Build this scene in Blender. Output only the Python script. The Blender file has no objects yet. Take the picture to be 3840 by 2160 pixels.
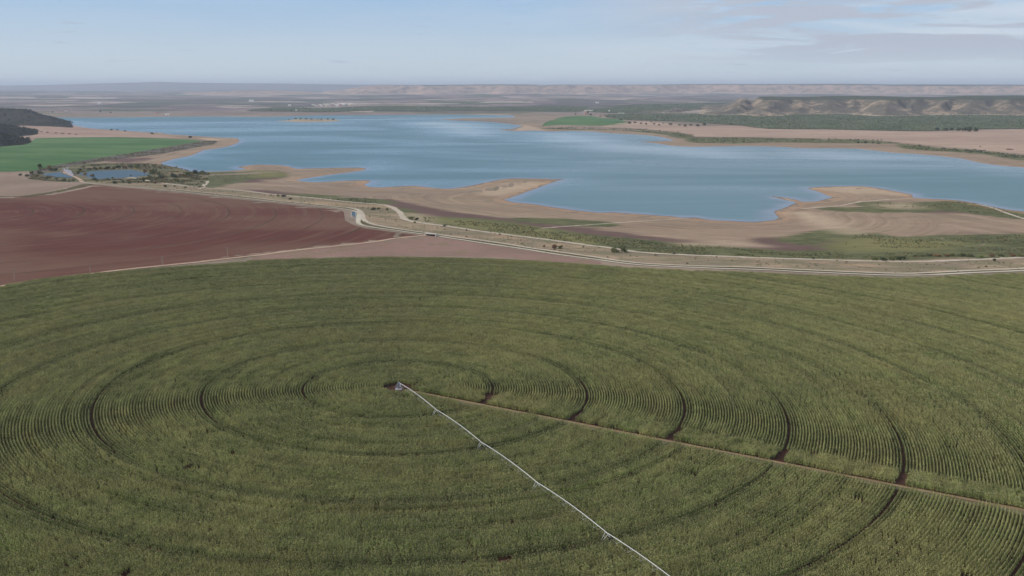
import bpy, math, random
import numpy as np
from mathutils import Vector, Matrix, geometry
random.seed(7); RNG = np.random.default_rng(7)
S = bpy.context.scene
COL = S.collection
R = math.radians

# ------------------------------------------------------------------ camera, world, sun, exposure
CAMZ, FPX, YH = 180.0, 3609.0, 330.0
PITCH = math.atan((1080 - YH) / FPX)
cam_d = bpy.data.cameras.new('camera'); cam = bpy.data.objects.new('camera', cam_d); COL.objects.link(cam)
cam.location = (0, 0, CAMZ); cam.rotation_euler = (math.pi / 2 - PITCH, 0, 0)
cam_d.sensor_width = 36; cam_d.lens = 36 * FPX / 3840; cam_d.clip_start = 1; cam_d.clip_end = 200000
S.camera = cam
SUN_EL, SUN_AZ = R(33), math.atan2(-0.95, -0.16)          # azimuth from +Y towards +X
W = bpy.data.worlds.new('World'); S.world = W; W.use_nodes = True
S.view_settings.view_transform = 'Standard'; S.view_settings.look = 'None'
S.view_settings.gamma = 1; S.view_settings.exposure = 0.25
S.cycles.volume_bounces = 0; S.cycles.max_bounces = 6; S.cycles.transparent_max_bounces = 8
sun_d = bpy.data.lights.new('sun', 'SUN'); sun_d.energy = 3.0; sun_d.angle = R(0.5); sun_d.color = (1, 0.93, 0.83)
sun = bpy.data.objects.new('sun', sun_d); COL.objects.link(sun)
SUNV = Vector((math.sin(SUN_AZ) * math.cos(SUN_EL), math.cos(SUN_AZ) * math.cos(SUN_EL), math.sin(SUN_EL)))
sun.rotation_euler = SUNV.to_track_quat('Z', 'Y').to_euler()
sun.location = (0, 0, 400)

# ------------------------------------------------------------------ node helper
def lin(c):
    return tuple((v / 12.92 if v <= 0.04045 else ((v + 0.055) / 1.055) ** 2.4) for v in (x / 255 for x in c))
class N:
    def __init__(s, tree): s.t = tree; s.n = tree.nodes; s.l = tree.links
    def new(s, typ, **kw):
        n = s.n.new(typ)
        for k, v in kw.items(): setattr(n, k, v)
        return n
    def set(s, sock, v):
        if isinstance(v, bpy.types.NodeSocket): s.l.new(v, sock)
        elif v is not None:
            if sock.type == 'RGBA' and len(v) == 3: v = (*v, 1)
            sock.default_value = v
    def pos(s): return s.new('ShaderNodeNewGeometry').outputs['Position']
    def vmul(s, v, k):
        n = s.new('ShaderNodeVectorMath', operation='MULTIPLY'); s.set(n.inputs[0], v); s.set(n.inputs[1], k); return n.outputs[0]
    def vop(s, op, a, b=None):
        n = s.new('ShaderNodeVectorMath', operation=op); s.set(n.inputs[0], a)
        if b is not None: s.set(n.inputs[1], b)
        return n.outputs['Value'] if op in ('LENGTH', 'DOT_PRODUCT', 'DISTANCE') else n.outputs[0]
    def noise(s, scale, detail=4, rough=0.55, vec=None, dist=0.0, out=0):
        n = s.new('ShaderNodeTexNoise'); s.set(n.inputs['Vector'], vec if vec is not None else s.pos())
        n.inputs['Scale'].default_value = scale; n.inputs['Detail'].default_value = detail
        n.inputs['Roughness'].default_value = rough; n.inputs['Distortion'].default_value = dist
        return n.outputs[out]
    def voro(s, scale, vec=None, feature='F1', out='Color', rnd=1.0):
        n = s.new('ShaderNodeTexVoronoi', feature=feature); s.set(n.inputs['Vector'], vec if vec is not None else s.pos())
        n.inputs['Scale'].default_value = scale; n.inputs['Randomness'].default_value = rnd
        return n.outputs[out]
    def m(s, op, a, b=0.0, c=None, clamp=False):
        n = s.new('ShaderNodeMath', operation=op, use_clamp=clamp); s.set(n.inputs[0], a); s.set(n.inputs[1], b)
        if c is not None: s.set(n.inputs[2], c)
        return n.outputs[0]
    def mr(s, v, a, b, c=0.0, d=1.0, smooth=True):
        n = s.new('ShaderNodeMapRange'); n.interpolation_type = 'SMOOTHSTEP' if smooth else 'LINEAR'
        s.set(n.inputs[0], v)
        for i, x in enumerate((a, b, c, d)): s.set(n.inputs[i + 1], x)
        return n.outputs[0]
    def mix(s, f, a, b, mode='MIX'):
        n = s.new('ShaderNodeMix', data_type='RGBA', blend_type=mode)
        s.set(n.inputs[0], f); s.set(n.inputs[6], a); s.set(n.inputs[7], b); return n.outputs[2]
    def attr(s, name, out='Fac'):
        n = s.new('ShaderNodeAttribute', attribute_name=name); return n.outputs[out]
    def sep(s, v):
        n = s.new('ShaderNodeSeparateXYZ'); s.set(n.inputs[0], v); return n.outputs
    def comb(s, x, y, z):
        n = s.new('ShaderNodeCombineXYZ')
        for i, v in enumerate((x, y, z)): s.set(n.inputs[i], v)
        return n.outputs[0]
    def bump(s, h, strength=0.5, dist=1.0):
        n = s.new('ShaderNodeBump'); n.inputs['Strength'].default_value = strength
        n.inputs['Distance'].default_value = dist; s.set(n.inputs['Height'], h); return n.outputs[0]
MATS = {}
def material(name, fn):
    mt = bpy.data.materials.new(name); mt.use_nodes = True; mt.node_tree.nodes.clear()
    h = N(mt.node_tree); out = h.new('ShaderNodeOutputMaterial')
    sh = fn(h)
    h.l.new(sh, out.inputs['Surface']); MATS[name] = mt; return mt
def bsdf(h, color, rough=0.9, spec=0.15, normal=None, metal=0.0):
    b = h.new('ShaderNodeBsdfPrincipled'); h.set(b.inputs['Base Color'], color); h.set(b.inputs['Roughness'], rough)
    b.inputs['Specular IOR Level'].default_value = spec; b.inputs['Metallic'].default_value = metal
    if normal is not None: h.l.new(normal, b.inputs['Normal'])
    return b.outputs[0]
def flat_mat(name, rgb, var=0.15, scale=1.0, rough=0.8, metal=0.0, spec=0.2):
    c = lin(rgb) if max(rgb) > 1 else rgb
    def fn(h):
        f = h.noise(scale, 3); d = tuple(x * (1 - var) for x in c); l = tuple(x * (1 + var) for x in c)
        return bsdf(h, h.mix(f, d, l), rough, spec, metal=metal)
    return material(name, fn)

# sky with thin cloud
h = N(W.node_tree); h.n.clear()
sky = h.new('ShaderNodeTexSky', sky_type='NISHITA'); sky.sun_disc = False
sky.sun_elevation = SUN_EL; sky.sun_rotation = SUN_AZ
sky.air_density = 1.0; sky.dust_density = 0.6; sky.ozone_density = 2.0; sky.altitude = 400
tc = h.new('ShaderNodeTexCoord').outputs['Generated']
dx, dy, dz = h.sep(tc)
v1 = h.comb(h.m('MULTIPLY', dx, 5.0), h.m('MULTIPLY', dy, 1.0), h.m('MULTIPLY', dz, 42.0))
n1 = h.noise(1.0, 6, 0.6, v1, 0.6)
v2 = h.comb(h.m('ADD', h.m('MULTIPLY', dx, 5.0), 3.1), h.m('MULTIPLY', dy, 1.0), h.m('MULTIPLY', dz, 52.0))
n2 = h.noise(1.0, 7, 0.6, v2, 0.9)
right = h.mr(dx, -0.12, 0.42); up = h.mr(dz, 0.0, 0.085)
veil = h.m('MULTIPLY', h.mr(n1, 0.34, 0.66), h.m('ADD', 0.10, h.m('MULTIPLY', right, 0.75)), clamp=True)
thick = h.m('MULTIPLY', h.mr(n2, 0.44, 0.53), h.m('MULTIPLY', h.mr(h.m('ADD', dx, h.m('MULTIPLY', dz, 1.2)), 0.10, 0.36), h.mr(dz, 0.010, 0.045)), clamp=True)
v3 = h.comb(h.m('ADD', h.m('MULTIPLY', dx, 26.0), 7.0), dy, h.m('MULTIPLY', dz, 330.0))
n3 = h.noise(1.0, 4, 0.55, v3, 0.5)
n4 = h.noise(1.0, 6, 0.65, h.comb(h.m('MULTIPLY', dx, 22.0), dy, h.m('MULTIPLY', dz, 160.0)), 0.4)
low = h.m('MULTIPLY', h.mr(n4, 0.52, 0.66), h.m('MULTIPLY', h.mr(dz, 0.002, 0.006), h.mr(dz, 0.022, 0.011)), clamp=True)
wisp = h.m('MULTIPLY', h.mr(n3, 0.64, 0.72), h.m('MULTIPLY', h.mr(dz, 0.006, 0.02), h.mr(dz, 0.09, 0.06)), clamp=True)
skyc = h.mix(1.0, sky.outputs[0], (0.86, 0.97, 1.14), 'MULTIPLY')
skyc = h.mix(h.mr(dz, 0.30, 0.0), skyc, h.mix(h.mr(dz, 0.0, 0.11), (5.15, 5.9, 6.35), (2.85, 4.35, 6.45)))
c1 = h.mix(veil, skyc, (5.6, 6.2, 6.9))
c2 = h.mix(h.m('MULTIPLY', thick, 0.95), c1, (4.1, 4.5, 5.3))
c2 = h.mix(h.m('MULTIPLY', low, 0.55), c2, (5.9, 6.3, 6.7))
c3 = h.mix(h.m('MULTIPLY', wisp, 0.55), c2, (3.6, 4.2, 5.3))
bg = h.new('ShaderNodeBackground'); h.l.new(c3, bg.inputs[0]); bg.inputs[1].default_value = 0.1
wo = h.new('ShaderNodeOutputWorld'); h.l.new(bg.outputs[0], wo.inputs[0])

# ------------------------------------------------------------------ tracing the photograph's outlines onto the ground
SC = 960 / 2576.0
OFF = dict(A=(0, 280), B=(960, 280), C=(1920, 280), D=(2880, 280), E=(0, 600), F=(960, 600), G=(1920, 600), H=(2880, 600))
def P(t, *pts): return [(OFF[t][0] + x * SC, OFF[t][1] + y * SC) for x, y in pts]
def rays(px):
    px = np.asarray(px, float).reshape(-1, 2)
    x = (px[:, 0] - 1920) / FPX; y = (1080 - px[:, 1]) / FPX
    return x, math.cos(PITCH) + y * math.sin(PITCH), -math.sin(PITCH) + y * math.cos(PITCH)
def on_z(px, z=0.0):
    x, dy, dz = rays(px); t = (z - CAMZ) / np.minimum(dz, -1e-5)
    return np.stack([x * t, dy * t], 1)
SPAN = 48.0
GX, GY, Z0 = -0.02543, -0.01291, CAMZ - 146.13
PIV = np.array([-57.95, 471.0])
def plane(X, Y): return Z0 + GX * X + GY * Y
def on_plane(px):
    x, dy, dz = rays(px); t = (Z0 - CAMZ) / np.minimum(dz - GX * x - GY * dy, -1e-5)
    return np.stack([x * t, dy * t], 1)

SHORE = (P('A', (380, 430), (480, 430), (900, 432), (1300, 428), (1680, 424), (2100, 420), (2576, 424)) +
  P('B', (300, 420), (700, 408), (1300, 405), (1800, 402), (2100, 402), (2400, 408), (2576, 412)) + P('C', (30, 420)) +
  P('B', (2576, 432), (2300, 436), (2100, 438), (1980, 446), (1860, 450), (2000, 462), (2200, 468), (2400, 480), (2576, 500)) +
  P('C', (60, 508), (105, 518), (40, 535), (0, 548)) + P('B', (2440, 552), (2560, 566)) +
  P('C', (100, 566), (250, 562), (400, 572), (600, 565), (800, 572), (1000, 590), (1150, 598), (1300, 605), (1450, 620), (1560, 640), (1625, 663),
    (1550, 668), (1400, 672), (1285, 678), (1450, 690), (1560, 708), (1700, 722), (1850, 724), (2100, 722), (2350, 718), (2576, 722)) +
  P('D', (150, 728), (400, 742), (650, 740), (900, 745), (1050, 760), (1250, 785), (1450, 795), (1650, 812), (1800, 828), (1950, 845), (2100, 880),
    (2250, 905), (2450, 925), (2576, 935)) + [(4100, 672), (4700, 760), (4700, 900), (4200, 850)] +
  P('H', (2576, 520), (2400, 500), (2150, 450), (2000, 420), (1850, 402), (1650, 393), (1460, 380), (1450, 350), (1350, 330), (1200, 300), (1000, 270),
    (850, 265), (600, 268), (405, 283), (480, 310), (560, 340), (590, 355), (650, 375), (560, 400), (490, 418), (350, 422), (300, 405), (150, 378),
    (30, 366), (150, 398), (280, 425), (240, 450), (150, 490), (65, 520), (85, 555), (105, 585), (50, 608), (0, 612)) +
  P('G', (2400, 625), (2200, 615), (2000, 605), (1850, 582), (1700, 580), (1600, 568), (1400, 555), (1200, 540), (1000, 528), (880, 532), (750, 520),
    (600, 503), (400, 475), (200, 445), (0, 425)) + P('F', (2540, 413), (2497, 400), (2560, 384)) +
  P('G', (0, 375), (100, 340), (250, 285), (370, 240), (480, 205), (520, 196), (400, 192), (200, 188), (0, 186)) +
  P('F', (2450, 200), (2300, 230), (2150, 262), (2000, 285), (1900, 290), (1750, 280), (1600, 262), (1450, 265), (1250, 278), (1150, 272), (1090, 255),
    (1110, 240), (1150, 215), (1130, 206), (1000, 205), (800, 215), (600, 225), (450, 215), (410, 203), (500, 185), (700, 155), (900, 130), (1050, 108),
    (1110, 92), (1050, 78), (900, 78), (700, 82), (500, 86), (400, 88), (340, 70), (250, 55), (100, 48), (0, 48)) +
  P('E', (2450, 62), (2390, 72), (2440, 84), (2470, 95), (2300, 112), (2100, 118), (1900, 112), (1830, 90), (1750, 70), (1640, 45)) +
  P('A', (1620, 890), (1750, 850), (1900, 820), (1980, 790), (2050, 760), (2200, 740), (2300, 720), (2380, 690), (2410, 665), (2380, 640), (2200, 632),
    (2000, 620), (1850, 610), (1700, 600), (1600, 585), (1450, 578), (1250, 565), (1100, 552), (1000, 548), (900, 540), (780, 520), (740, 510), (600, 470), (380, 460)))
ISLE = P('B', (205, 466), (330, 459), (390, 449), (600, 448), (800, 453), (850, 462), (780, 470), (560, 476), (400, 474), (300, 470))
POND_A = P('A', (425, 1003), (500, 990), (600, 984), (650, 1000), (700, 1018), (740, 1040), (600, 1032), (480, 1022))
POND_B = P('A', (760, 1005), (850, 985), (950, 970), (1050, 966), (1200, 962), (1300, 958), (1400, 972), (1500, 998), (1520, 1015), (1440, 1030), (1250, 1040), (1100, 1047),
  (980, 1052), (900, 1040))
CORN_TOP = [(-900, 1190), (-500, 1150), (0, 1068), (148, 1041), (335, 1023), (559, 1003), (783, 989), (960, 973), (1183, 966), (1444, 961), (1705, 963), (1920, 969), (2143, 983),
  (2255, 992), (2386, 1001), (2516, 1007), (2700, 1013), (2880, 1020), (3141, 1031), (3364, 1037), (3476, 1036), (3625, 1029), (3840, 1021), (4000, 1016), (4400, 1005)]
RED = (P('E', (0, 370), (300, 363), (500, 331), (700, 293), (880, 243), (1100, 264), (1700, 318), (2300, 386), (2576, 414)) +
  P('F', (200, 436), (500, 470), (700, 488), (850, 506), (885, 530), (895, 600), (960, 645), (1100, 688), (1250, 708), (1450, 735), (1640, 758), (1500, 780), (1200, 817), (900, 852), (600, 882), (300, 917), (0, 957)) +
  P('E', (2300, 990), (2000, 1027), (1600, 1067), (1200, 1110), (700, 1180), (300, 1225)) + [(0, 1075), (-900, 1200), (-1400, 1150), (-1400, 745)])

def dens(pts, step):
    out = []
    n = len(pts)
    for i in range(n):
        a = np.array(pts[i]); b = np.array(pts[(i + 1) % n]); k = max(1, int(np.linalg.norm(b - a) / step))
        for j in range(k): out.append(tuple(a + (b - a) * j / k))
    return out
def smooth(pts, sub=4, closed=True):
    p = np.array(pts, float); n = len(p); out = []
    for i in range(n if closed else n - 1):
        if closed: a, b, c, d = p[i - 1], p[i], p[(i + 1) % n], p[(i + 2) % n]
        else: a, b, c, d = p[max(i - 1, 0)], p[i], p[i + 1], p[min(i + 2, n - 1)]
        k = max(1, min(sub, int(np.linalg.norm(c - b) / 3)))
        for j in range(k):
            t = j / k
            m1 = (c - a) * 0.35; m2 = (d - b) * 0.35
            lim = np.linalg.norm(c - b) * 0.9
            for mm in (m1, m2):
                L = np.linalg.norm(mm)
                if L > lim: mm *= lim / L
            out.append((2*t**3 - 3*t**2 + 1)*b + (t**3 - 2*t**2 + t)*m1 + (-2*t**3 + 3*t**2)*c + (t**3 - t**2)*m2)
    if not closed: out.append(p[-1])
    return np.array(out)
def jit(px, amp, seed=0):
    rg = np.random.default_rng(seed + len(px)); n = len(px)
    d = np.roll(px, -1, 0) - np.roll(px, 1, 0); d /= (np.linalg.norm(d, axis=1)[:, None] + 1e-6)
    a = rg.normal(0, 1, n); a = (a + np.roll(a, 1) * 0.7 + np.roll(a, 2) * 0.4); a *= amp / (a.std() + 1e-6)
    a = np.clip(a, -2 * amp, 2 * amp)
    return px + np.stack([-d[:, 1], d[:, 0]], 1) * a[:, None]
def seg_dist(X, Y, poly):
    """distance to the outline of poly; and inside flag"""
    p = np.asarray(poly, np.float64); q = np.roll(p, -1, 0)
    D = np.full(X.shape, 1e12); ins = np.zeros(X.shape, bool)
    for (x0, y0), (x1, y1) in zip(p, q):
        ex, ey = x1 - x0, y1 - y0; L = ex * ex + ey * ey + 1e-9
        t = np.clip(((X - x0) * ex + (Y - y0) * ey) / L, 0, 1)
        D = np.minimum(D, (X - x0 - t * ex) ** 2 + (Y - y0 - t * ey) ** 2)
        if y0 != y1:
            c = ((Y >= y0) != (Y >= y1)); xx = x0 + (Y - y0) * ex / (y1 - y0)
            ins ^= c & (X < xx)
    return np.sqrt(D), ins
def sdist(X, Y, poly):
    d, i = seg_dist(X, Y, poly); return np.where(i, -d, d)          # negative inside

shore_w = on_z(smooth(SHORE, 4)); isle_w = on_z(smooth(ISLE, 4))
# zones on the sloping farmland plane
corn_w = np.vstack([on_plane(CORN_TOP), [(520, 300), (300, 200), (-300, 200), (-520, 330)]])
red_w = on_plane(RED)
def axis(lo, a, b, hi, step, g):
    mid = list(np.arange(a, b + 0.1, step)); left = []; v = a; s = step
    while v > lo: s *= g; v -= s; left.append(v)
    right = []; v = mid[-1]; s = step
    while v < hi: s *= g; v += s; right.append(v)
    return np.array(left[::-1] + mid + right)
GXS = axis(-62000, -2600, 3400, 62000, 25, 1.12); GYS = axis(-2500, 150, 7600, 62000, 25, 1.10)
MX, MY = np.meshgrid(GXS, GYS)
def vnoise(X, Y, sc, seed):
    rg = np.random.default_rng(seed); T = rg.random((128, 128))
    x = X / sc; y = Y / sc; xi = np.floor(x).astype(int); yi = np.floor(y).astype(int); fx = x - xi; fy = y - yi
    fx = fx * fx * (3 - 2 * fx); fy = fy * fy * (3 - 2 * fy)
    g = lambda a, b: T[a % 128, b % 128]
    return (g(xi, yi) * (1 - fx) + g(xi + 1, yi) * fx) * (1 - fy) + (g(xi, yi + 1) * (1 - fx) + g(xi + 1, yi + 1) * fx) * fy
def fnoise(X, Y, sc, seed, o=4):
    r = 0; a = 1; t = 0
    for i in range(o): r = r + a * vnoise(X, Y, sc / 2 ** i, seed + i); t += a; a *= 0.5
    return r / t
def terrain(X, Y):
    ds = sdist(X, Y, shore_w); di = sdist(X, Y, isle_w)
    wat = (ds < 0) & (di > 0)
    dsh = np.where(di < 0, -di, np.where(ds < 0, np.minimum(-ds, di), ds))
    df = np.minimum(np.maximum(sdist(X, Y, corn_w), 0), np.maximum(sdist(X, Y, red_w), 0))
    da = np.maximum(sdist(X, Y, pond_a) - 6, 0); db = np.maximum(sdist(X, Y, pond_b) - 8, 0)
    sh = np.maximum(dsh - 28, 0) + 1e-3; f = df + 1e-3; a = da + 1e-3; b = db + 1e-3
    zf = np.clip(plane(X, Y), 6, 60)
    w = [1 / sh, 1 / f, 0.35 / a, 0.35 / b]
    z = (w[1] * zf + w[2] * PZA + w[3] * PZB) / sum(w)
    z = np.where(di < 0, np.minimum(sh * 0.06, 4), z)
    far = np.clip((Y - 6300) * 0.0042, 0, 95)
    und = (fnoise(X, Y, 420, 3) - 0.45) * np.clip((dsh - 60) / 500, 0, 1) * np.clip(df / 500, 0, 1) * 9
    und2 = (fnoise(X, Y, 2500, 9) - 0.45) * np.clip((Y - 7000) / 6000, 0, 1) * 60
    z = z + far + und + und2
    return np.where(wat, -np.minimum(dsh * 0.05, 3.0), np.maximum(z, 0))
PZA, PZB = 14.0, 11.0
pond_a = on_z(smooth(POND_A, 4), PZA); pond_b = on_z(smooth(POND_B, 4), PZB)
ZG = terrain(MX.ravel(), MY.ravel()).reshape(MX.shape)
def zt(X, Y):
    X = np.asarray(X, float); Y = np.asarray(Y, float)
    i = np.clip(np.searchsorted(GXS, X) - 1, 0, len(GXS) - 2); j = np.clip(np.searchsorted(GYS, Y) - 1, 0, len(GYS) - 2)
    u = np.clip((X - GXS[i]) / (GXS[i + 1] - GXS[i]), 0, 1); v = np.clip((Y - GYS[j]) / (GYS[j + 1] - GYS[j]), 0, 1)
    return (ZG[j, i] * (1 - u) + ZG[j, i + 1] * u) * (1 - v) + (ZG[j + 1, i] * (1 - u) + ZG[j + 1, i + 1] * u) * v
def at(px):
    """where the pixel's ray meets the ground: X, Y, Z"""
    px = np.asarray(px, float).reshape(-1, 2); z = np.full(len(px), 5.0)
    for _ in range(60):
        w = on_z(px, z); z = 0.5 * z + 0.5 * np.maximum(zt(w[:, 0], w[:, 1]), 0)
    w = on_z(px, z); return np.column_stack([w, zt(w[:, 0], w[:, 1])])
def at1(t, x, y):
    return at(P(t, (x, y)))[0]

# ------------------------------------------------------------------ object helpers
def tag(o, label=None, cat=None, group=None, kind=None):
    if label: o['label'] = label
    if cat: o['category'] = cat
    if group: o['group'] = group
    if kind: o['kind'] = kind
    return o
def link(name, me, mat=None, parent=None):
    o = bpy.data.objects.new(name, me); COL.objects.link(o)
    if mat is not None: me.materials.append(MATS[mat] if isinstance(mat, str) else mat)
    if parent is not None: o.parent = parent
    return o
def pymesh(name, v, f, smooth_=False):
    me = bpy.data.meshes.new(name); me.from_pydata([tuple(map(float, q)) for q in v], [], [tuple(map(int, q)) for q in f])
    if smooth_: me.polygons.foreach_set('use_smooth', [True] * len(me.polygons))
    me.update(); return me
def empty(name, loc, rz=0.0):
    o = bpy.data.objects.new(name, None); COL.objects.link(o); o.location = loc; o.rotation_euler = (0, 0, rz); o.empty_display_size = 0.5
    return o
def copy_tree(o, parent=None):
    c = o.copy(); COL.objects.link(c); c.parent = parent
    for ch in list(o.children): copy_tree(ch, c)
    return c
class MB:
    def __init__(s): s.v = []; s.f = []
    def add(s, vs, fs):
        k = len(s.v); s.v += [tuple(v) for v in vs]; s.f += [tuple(i + k for i in f) for f in fs]
    def box(s, c, size, rot=0.0, taper=1.0):
        x, y, z = (q / 2 for q in size); vs = []
        for zz, t in ((-z, 1.0), (z, taper)):
            for a, b in ((-x, -y), (x, -y), (x, y), (-x, y)):
                a *= t; b *= t
                vs.append((c[0] + a * math.cos(rot) - b * math.sin(rot), c[1] + a * math.sin(rot) + b * math.cos(rot), c[2] + zz))
        s.add(vs, [(3, 2, 1, 0), (4, 5, 6, 7), (0, 1, 5, 4), (1, 2, 6, 5), (2, 3, 7, 6), (3, 0, 4, 7)])
    def tube(s, pts, r, n=6, r2=None, caps=True):
        pts = [Vector(p) for p in pts]; k = len(pts); vs = []
        for i, p in enumerate(pts):
            d = (pts[min(i + 1, k - 1)] - pts[max(i - 1, 0)]).normalized()
            a = d.orthogonal().normalized() if i == 0 else (a - d * a.dot(d)).normalized()
            b = d.cross(a); rr = r if r2 is None else r + (r2 - r) * i / (k - 1)
            for j in range(n):
                t = 2 * math.pi * j / n; vs.append(p + (a * math.cos(t) + b * math.sin(t)) * rr)
        fs = [(i * n + j, i * n + (j + 1) % n, (i + 1) * n + (j + 1) % n, (i + 1) * n + j) for i in range(k - 1) for j in range(n)]
        if caps: fs += [tuple(range(n))[::-1], tuple(range((k - 1) * n, k * n))]
        s.add(vs, fs)
    def roof(s, c, size, hgt, rot=0.0, over=0.3):
        x, y = size[0] / 2 + over, size[1] / 2 + over
        vs = [(-x, -y, 0), (x, -y, 0), (x, y, 0), (-x, y, 0), (-x, 0, hgt), (x, 0, hgt)]
        cs, sn = math.cos(rot), math.sin(rot)
        s.add([(c[0] + a * cs - b * sn, c[1] + a * sn + b * cs, c[2] + z) for a, b, z in vs],
              [(0, 1, 5, 4), (2, 3, 4, 5), (1, 2, 5), (3, 0, 4), (3, 2, 1, 0)])
    def build(s, name, mat, parent=None, smooth_=False): return link(name, pymesh(name, s.v, s.f, smooth_), mat, parent)

def sheet(name, px, mat, off=0.1, step=25, sm=3, amp=0.0, world=None, soft=None, kind='structure', zfix=None, seed=1):
    """a ground area: its traced outline laid on the terrain, with a grid of inner points; soft = {attribute: [outlines]}"""
    if world is None:
        q = smooth(px, sm) if sm else np.array(px, float)
        if amp: q = jit(q, amp, seed)
        w = at(q)[:, :2] if zfix is None else on_z(q, zfix)
    else: w = np.asarray(world, float)
    lo = w.min(0); hi = w.max(0)
    gx, gy = np.meshgrid(np.arange(lo[0], hi[0], step), np.arange(lo[1], hi[1], step)); gx = gx.ravel(); gy = gy.ravel()
    d, ins = seg_dist(gx, gy, w); k = ins & (d > step * 0.3)
    V = [Vector(p) for p in w] + [Vector(p) for p in np.column_stack([gx[k], gy[k]])]
    n = len(w)
    r = geometry.delaunay_2d_cdt(V, [(i, (i + 1) % n) for i in range(n)], [], 1, 1e-3)
    vv = np.array([tuple(v) for v in r[0]]); z = zt(vv[:, 0], vv[:, 1]) + off if zfix is None else np.full(len(vv), zfix + off)
    fs = []
    for f in r[2]:
        a, b, c = (vv[i] for i in f[:3])
        fs.append(f if (b[0]-a[0])*(c[1]-a[1]) - (b[1]-a[1])*(c[0]-a[0]) > 0 else f[::-1])
    me = pymesh(name, np.column_stack([vv, z]), fs, True)
    if soft:
        for an, polys in soft.items():
            val = np.full(len(vv), 1e9)
            for pl in polys: val = np.minimum(val, sdist(vv[:, 0], vv[:, 1], at(smooth(pl, 3))[:, :2]))
            a = me.attributes.new(an, 'FLOAT', 'POINT'); a.data.foreach_set('value', np.clip(val, -200, 200).astype(np.float32))
    return tag(link(name, me, mat), kind=kind)
def ribbon(name, px, width, mat, off=0.3, kind='structure', wjit=0.08, world=None, step=6.0):
    w = at(smooth(px, 8, False))[:, :2] if world is None else np.asarray(world, float)
    d = np.r_[0, np.cumsum(np.linalg.norm(np.diff(w, axis=0), axis=1))]; n = max(2, int(d[-1] / step)); t = np.linspace(0, d[-1], n)
    c = np.column_stack([np.interp(t, d, w[:, 0]), np.interp(t, d, w[:, 1])])
    for _ in range(3): c[1:-1] = (c[:-2] + 2 * c[1:-1] + c[2:]) / 4
    tg = np.gradient(c, axis=0); tg /= np.linalg.norm(tg, axis=1)[:, None]; nr = np.column_stack([-tg[:, 1], tg[:, 0]])
    hw = width / 2 * (1 + RNG.normal(0, wjit, (2, n)))
    L = c + nr * hw[0][:, None]; Rr = c - nr * hw[1][:, None]
    v = []; f = []
    for i in range(n):
        for q in (L[i], c[i], Rr[i]): v.append((q[0], q[1], 0))
        if i: k = 3 * i; f += [(k - 3, k - 2, k + 1, k), (k - 2, k - 1, k + 2, k + 1)]
    v = np.array(v); v[:, 2] = zt(v[:, 0], v[:, 1]) + off
    f = [q[::-1] for q in f]
    me = pymesh(name, v, f, True)
    if me.polygons[0].normal.z < 0: me.flip_normals()
    return tag(link(name, me, mat), kind=kind)

# ------------------------------------------------------------------ ground materials
def soil(h, a, b, c, big=0.004, mid=0.03, fine=0.35, stretch=(1, 1, 1), bumpy=0.0):
    p = h.vmul(h.pos(), stretch)
    n1 = h.noise(big, 5, 0.6, p); n2 = h.noise(mid, 5, 0.65, p); n3 = h.noise(fine, 3, 0.6, p)
    col = h.mix(h.mr(n1, 0.35, 0.65), lin(a), lin(b)); col = h.mix(h.m('MULTIPLY', h.mr(n2, 0.45, 0.7), 0.6), col, lin(c))
    k = h.m('MULTIPLY_ADD', n3, 0.5, 0.75)
    return h.mix(1.0, col, h.comb(k, k, k), 'MULTIPLY')
def m_ground(h):
    near = soil(h, (136, 120, 104), (156, 136, 116), (104, 102, 80), 0.0016, 0.012, 0.1)
    p = h.vmul(h.pos(), (1, 1, 0)); Y = h.sep(h.pos())[1]
    pn = h.vop('ADD', p, h.vmul(h.noise(0.0016, 3, 0.5, p, out=1), (260, 260, 0)))
    v = h.voro(1 / 520.0, pn); vr, vg, vb = h.sep(v)
    v2 = h.voro(1 / 1500.0, pn); wr, wg, wb = h.sep(v2)
    c = h.mix(vr, lin((116, 102, 100)), lin((152, 134, 124)))  # far plain muted towards mauve-grey, part of the distance haze painted into its colour
    c = h.mix(h.m('GREATER_THAN', vg, 0.72), c, lin((92, 98, 74)))
    c = h.mix(h.m('GREATER_THAN', vb, 0.88), c, lin((176, 160, 146)))
    c = h.mix(h.m('MULTIPLY', h.m('GREATER_THAN', wr, 0.66), 0.65), c, lin((84, 84, 74)))
    c = h.mix(h.m('MULTIPLY', h.mr(h.noise(0.004, 5, 0.7, p), 0.53, 0.62), 0.75), c, lin((60, 68, 54)))
    f = h.mr(Y, 6200, 7600)
    return bsdf(h, h.mix(f, near, c), 0.95, 0.05)
material('ground', m_ground)
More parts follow.
